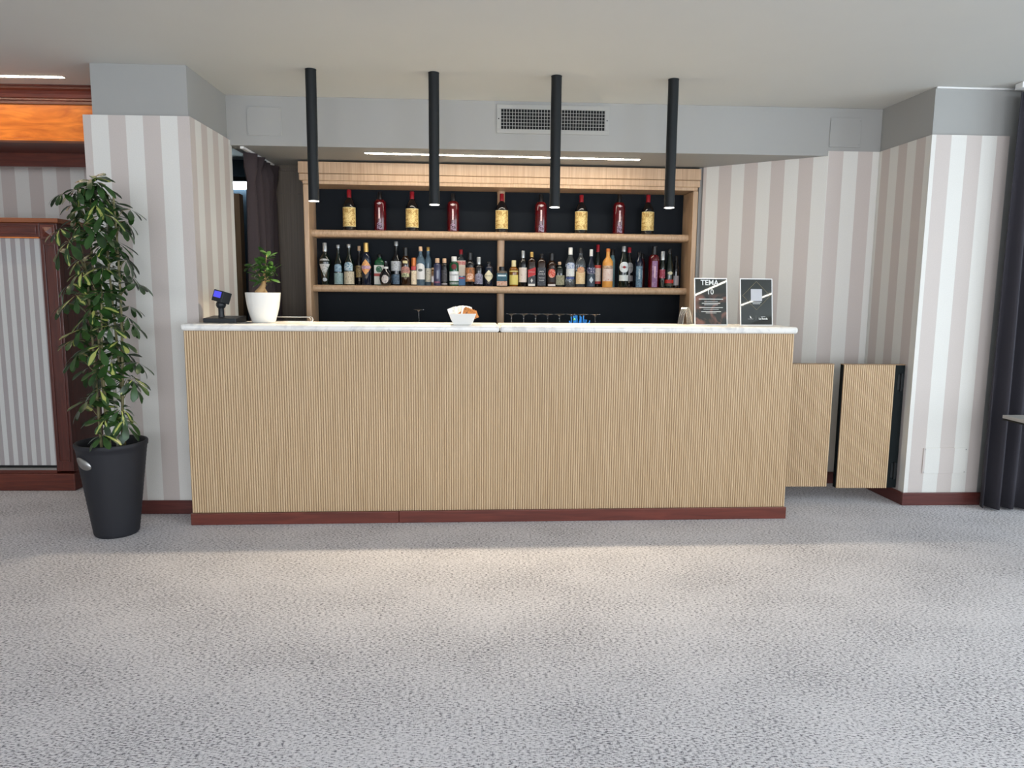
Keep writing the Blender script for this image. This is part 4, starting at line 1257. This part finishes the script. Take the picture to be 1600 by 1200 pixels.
# ------------------------------------------------------------------ table signs
def poster_mat(name, photo):
    m, N, L, P = new_mat(name)
    P.inputs['Roughness'].default_value = 0.5
    tc = N.new('ShaderNodeTexCoord')
    no = N.new('ShaderNodeTexNoise')
    no.inputs['Scale'].default_value = 11
    no.inputs['Detail'].default_value = 2
    no.inputs['Distortion'].default_value = 1.2
    L.new(tc.outputs['Object'], no.inputs['Vector'])
    cr = N.new('ShaderNodeValToRGB')
    if photo:
        cr.color_ramp.elements[0].position = 0.45
        cr.color_ramp.elements[0].color = srgb(40, 40, 36)
        cr.color_ramp.elements[1].position = 0.62
        cr.color_ramp.elements[1].color = srgb(116, 80, 68)
    else:
        cr.color_ramp.elements[0].color = srgb(36, 38, 36)
        cr.color_ramp.elements[1].color = srgb(46, 48, 45)
    L.new(no.outputs['Fac'], cr.inputs['Fac'])
    if photo:                                # the picture fills the lower part of the print
        sx = N.new('ShaderNodeSeparateXYZ')
        L.new(tc.outputs['Object'], sx.inputs[0])
        mr = N.new('ShaderNodeMapRange')
        mr.inputs['From Min'].default_value = 0.17
        mr.inputs['From Max'].default_value = 0.20
        L.new(sx.outputs['Z'], mr.inputs['Value'])
        mx = N.new('ShaderNodeMix')
        mx.data_type = 'RGBA'
        L.new(mr.outputs['Result'], mx.inputs['Factor'])
        L.new(cr.outputs['Color'], mx.inputs['A'])
        mx.inputs['B'].default_value = srgb(42, 44, 40)
        L.new(mx.outputs['Result'], P.inputs['Base Color'])
    else:
        L.new(cr.outputs['Color'], P.inputs['Base Color'])
    P.inputs['Roughness'].default_value = 0.02
    return m


def sign(loc, label, photo):
    e = empty('table_sign', loc, R(7.5), label, 'sign', 'menu signs on the bar')
    SWD, SH = 0.216, 0.292
    tl = bpy.data.objects.new('tilted_holder', None)
    b_ = MB()
    h_ = b_.box(-SWD / 2, 0.0, 0.0, SWD / 2, 0.004, SH).build('holder', M['white'], e, rot=(R(-7), 0, 0), bevel=0.001)
    bpy.data.objects.remove(tl)
    MB().box(-SWD / 2, 0.0, 0, SWD / 2, 0.075, 0.003).build('foot', M['white'], e)
    MB().box(-SWD / 2 + 0.006, -0.0006, 0.006, SWD / 2 - 0.006, -0.0001, SH - 0.006).build('printed_sheet', poster_mat('printed_sheet', photo), h_)
    yy = -0.0010
    if photo:
        text_mesh('TEMA', 0.046, INKW, h_, (-0.008, yy, 0.262), bold=0.0006, extrude=0.0001)
        text_mesh('10', 0.046, INKW, h_, (-0.004, yy, 0.205), extrude=0.0001)
        for z, w_ in ((0.160, 0.16), (0.146, 0.09), (0.134, 0.12), (0.126, 0.09), (0.108, 0.155), (0.098, 0.10), (0.083, 0.13), (0.075, 0.07)):
            MB().box(-w_ / 2, yy - 0.0001, z, w_ / 2, yy + 0.0002, z + (0.0034 if w_ > 0.115 else 0.0018)).build('text_line', INKW, h_)
    else:
        cx_, cz_, hx, hz = 0.0, 0.185, 0.092, 0.088
        pts = [(cx_, cz_ + hz), (cx_ + hx, cz_), (cx_, cz_ - hz), (cx_ - hx, cz_), (cx_, cz_ + hz)]
        for (xa, za), (xb, zb_) in zip(pts, pts[1:]):
            MB().tube([(xa, yy, za), (xb, yy, zb_)], 0.0009, 4).build('diamond_line', plain('print_gold', srgb(150, 138, 104), 0.5), h_)
        MB().box(-0.037, yy - 0.0001, 0.152, 0.037, yy + 0.0002, 0.226).build('pale_square', plain('print_pale', srgb(186, 186, 190), 0.5), h_)
        for z, w_ in ((0.143, 0.066), (0.134, 0.05)):
            MB().box(-w_ / 2, yy - 0.0001, z, w_ / 2, yy + 0.0002, z + 0.003).build('text_line', INKW, h_)
        text_mesh('La Ronda', 0.0155, INKW, h_, (0.044, yy, 0.042), bold=0.0005, extrude=0.0001)
        MB().box(0.03, yy - 0.0001, 0.0535, 0.058, yy + 0.0002, 0.0555).build('text_line', INKW, h_)
        MB().add([(-0.046, yy, 0.061), (-0.038, yy, 0.055), (-0.033, yy, 0.044), (-0.042, yy, 0.047)], [(0, 1, 2, 3)]).build('bird_mark', INKW, h_)
        MB().box(-0.058, yy - 0.0001, 0.040, -0.022, yy + 0.0002, 0.0412).build('text_line', INKW, h_)
        MB().box(-0.0043, yy - 0.0001, 0.034, -0.0037, yy + 0.0002, 0.062).build('text_line', plain('print_grey', srgb(120, 120, 116), 0.5), h_)
    return e


sign((3.112, 0.262, 1.1806), 'tilted dark menu sign with white border and picture on the worktop', True)
sign((3.398, 0.266, 1.1806), 'tilted dark menu sign with white border and gold diamond outline on the worktop', False)
nh = empty('napkin_holder', (2.985, 0.345, 1.1806), R(35), 'arched chrome napkin holder half behind the picture menu sign', 'napkin holder')
for q in range(4):
    MB().tube([(-0.045 + 0.09 * k_ / 10, 0.012 * q, 0.003 + 0.105 * math.sin(math.pi * k_ / 10) ** 0.7) for k_ in range(11)], 0.0028, 8).build('wire_arch', M['chrome'], nh, smooth=True)
MB().box(-0.048, -0.004, 0, 0.048, 0.04, 0.004).build('base', M['chrome'], nh)

# ------------------------------------------------------------------ potted umbrella tree
PX, PY = -0.366, -0.150
pt = empty('potted_umbrella_tree', (PX, PY, 0), 0, 'tall variegated umbrella tree in a tapered charcoal planter left of the bar', 'potted plant')
pr = [(0.108, 0.0), (0.114, 0.008)]
for q in range(1, 40):
    z = 0.008 + 0.487 * q / 40
    pr.append((0.114 + (0.177 - 0.114) * z / 0.5 + (0.0011 if q % 2 else 0.0), z))
pr += [(0.178, 0.500), (0.183, 0.506), (0.184, 0.526), (0.181, 0.531), (0.172, 0.531), (0.166, 0.522), (0.162, 0.44), (0.0, 0.44)]
MB().lathe(pr, 56, capt=False).build('planter', M['pot'], pt, smooth=True)
MB().lathe([(0.158, 0.4405), (0.158, 0.468), (0.08, 0.476), (0.001, 0.478)], 28, capt=False).build('soil', M['soil'], pt, smooth=True)
# oval metal plate on the planter wall
vs, fs = [(0, 0, 0)], []
aa = R(-117)
for q in range(28):
    th = 2 * math.pi * q / 28
    z = 0.435 + 0.034 * math.sin(th)
    rr_ = 0.1155 + 0.0635 * z / 0.5 + 0.0035
    a_ = aa + 0.052 * math.cos(th) / rr_ - 0.12 * math.sin(th)
    vs.append((rr_ * math.cos(a_), rr_ * math.sin(a_), z))
z = 0.435
rr_ = 0.1155 + 0.0635 * z / 0.5 + 0.0045
vs[0] = (rr_ * math.cos(aa), rr_ * math.sin(aa), z)
fs = [(0, 1 + q, 1 + (q + 1) % 28) for q in range(28)]
ovo = MB().add(vs, fs).build('oval_plate', M['steel'], pt, smooth='all')
md = ovo.modifiers.new('thickness', 'SOLIDIFY')
md.thickness = 0.003
bark2 = plain('umbrella_tree_stem', srgb(118, 112, 76), 0.6, var=0.2, scale=50)
rt_ = random.Random(21)
stems = []
for i in range(5):
    bx, by = 0.055 * math.cos(i * 1.3), 0.045 * math.sin(i * 1.3)
    top = (1.86, 1.6, 1.72, 1.45, 1.3)[i]
    pts = []
    for q in range(9):
        t = q / 8
        pts.append((bx + (0.03 * math.sin(2 * t + i)) + 0.01 * t, by + 0.02 * math.sin(3 * t + 2 * i), 0.46 + (top - 0.46) * t))
    stems.append(pts)
    MB().tube(pts, 0.0085, 8, taper=0.005).build('stem', bark2, pt, smooth=True)
MB().tube([(0.02, 0.03, 0.46), (0.02, 0.03, 1.2)], 0.010, 8).build('support_stake', plain('pale_stake', srgb(188, 184, 172), 0.6), pt, smooth=True)
lm = leaf_mat('umbrella_leaf', srgb(24, 44, 20), srgb(44, 76, 32), srgb(162, 168, 92))
OBL = [(0.0, 0.10), (0.14, 0.16), (0.40, 0.66), (0.68, 1.0), (0.88, 0.84), (1.0, 0.22)]
lms = [leaf_mesh('umbrella_leaflet', 0.100, 0.037, 0.30, lm, 0.16, OBL), leaf_mesh('umbrella_leaflet', 0.092, 0.034, 0.50, lm, 0.10, OBL), leaf_mesh('umbrella_leaflet', 0.108, 0.038, 0.15, lm, 0.20, OBL)]
# whorls: (x, y, z) of each leaf whorl around the stems
whorls = []


def env(z):
    """half width of the crown at height z"""
    pts = [(0.50, 0.13), (0.62, 0.20), (0.75, 0.20), (0.9, 0.20), (1.05, 0.20), (1.2, 0.19), (1.4, 0.20), (1.6, 0.21), (1.75, 0.20), (1.88, 0.14), (1.95, 0.05)]
    for (za, wa), (zb_, wb) in zip(pts, pts[1:]):
        if za <= z <= zb_:
            return wa + (wb - wa) * (z - za) / (zb_ - za)
    return 0.05


hgt = [0.64, 0.70, 0.78, 0.86]
NWH = 88
for i in range(NWH):
    t = (i + 0.5) / NWH
    z = 0.60 + 1.34 * (t ** 0.80)
    a_ = i * 2.39996 + rt_.uniform(-0.3, 0.3)
    r_ = env(z) * (rt_.uniform(0.62, 1.0) if i % 3 else rt_.uniform(0.15, 0.6))
    whorls.append((r_ * math.cos(a_), 0.85 * r_ * math.sin(a_), z + rt_.uniform(-0.02, 0.02), a_))
whorls += [(0.055, -0.185, 0.60, R(-80)), (0.13, -0.10, 0.67, R(-30)), (0.02, -0.06, 1.945, R(200)), (-0.05, -0.03, 1.90, R(160))]
pet = MB()
leaves = []
for (x, y, z, a_) in whorls:
    st = min(stems, key=lambda s: (s[-1][2] < z - 0.25, (s[4][0] - x) ** 2 + (s[4][1] - y) ** 2))
    zs_ = max(0.48, min(z - 0.07, st[-1][2]))
    q = (zs_ - 0.46) / (st[-1][2] - 0.46) * 8
    k_ = min(7, int(q))
    f_ = q - k_
    sp = [st[k_][c] * (1 - f_) + st[k_ + 1][c] * f_ for c in range(3)]
    mid = ((sp[0] + x) / 2, (sp[1] + y) / 2, (sp[2] + z) / 2 + 0.025)
    pet.tube([sp, mid, (x, y, z)], 0.0024, 5, taper=0.0016)
    nl = rt_.choice((7, 7, 8, 8))
    tilt = rt_.uniform(0.15, 0.75)
    sc = rt_.uniform(0.85, 1.12)
    for j in range(nl):
        th = 2 * math.pi * j / nl + rt_.uniform(-0.15, 0.15)
        d = Vector((math.cos(th), math.sin(th), rt_.uniform(-0.50, 0.02)))
        q_ = Matrix.Rotation(tilt, 4, Vector((-math.sin(a_), math.cos(a_), 0)))
        d = (q_.to_3x3() @ d).normalized()
        upv = (q_.to_3x3() @ Vector((0, 0, 1)))
        yv = upv.cross(d).normalized()
        zv = d.cross(yv)
        mt = Matrix((d, yv, zv)).transposed().to_4x4()
        s = sc * rt_.uniform(0.8, 1.08)
        leaves.append((Matrix.Translation((x, y, z)) @ mt @ Matrix.Scale(s, 4) @ Matrix.Translation((0.012, 0, 0)), rt_.randrange(3), y))
tag(pet.build('leaf_stalks', bark2, pt, smooth='all'), kind='stuff')
leaves.sort(key=lambda q: q[2])
for mt, k_, _ in leaves[:296]:
    o = bpy.data.objects.new('leaf', lms[k_])
    COL.objects.link(o)
    o.parent = pt
    o.matrix_local = mt
rest = MB()
for mt, k_, _ in leaves[296:]:
    me = lms[k_]
    rest.add([mt @ v_.co for v_ in me.vertices], [tuple(p.vertices) for p in me.polygons])
if rest.v:
    tag(rest.build('rear_leaves', lm, pt, smooth='all'), kind='stuff')

# ------------------------------------------------------------------ pedestal table at the right edge
tb = empty('pedestal_table', (4.88, -0.79, 0), 0, 'grey topped table whose corner shows at the right edge in front of the curtain', 'table')
MB().box(-0.375, -0.375, 0.722, 0.375, 0.375, 0.740).build('table_top', M['tabletop'], tb, bevel=0.002)
MB().box(-0.373, -0.373, 0.7125, 0.373, 0.373, 0.7215).build('edge_band', M['black'], tb)
MB().lathe([(0.03, 0.02), (0.03, 0.712)], 20).build('column', M['black'], tb, smooth=True)
MB().lathe([(0.19, 0), (0.19, 0.008), (0.05, 0.02)], 32).build('base', M['black'], tb, smooth=True)
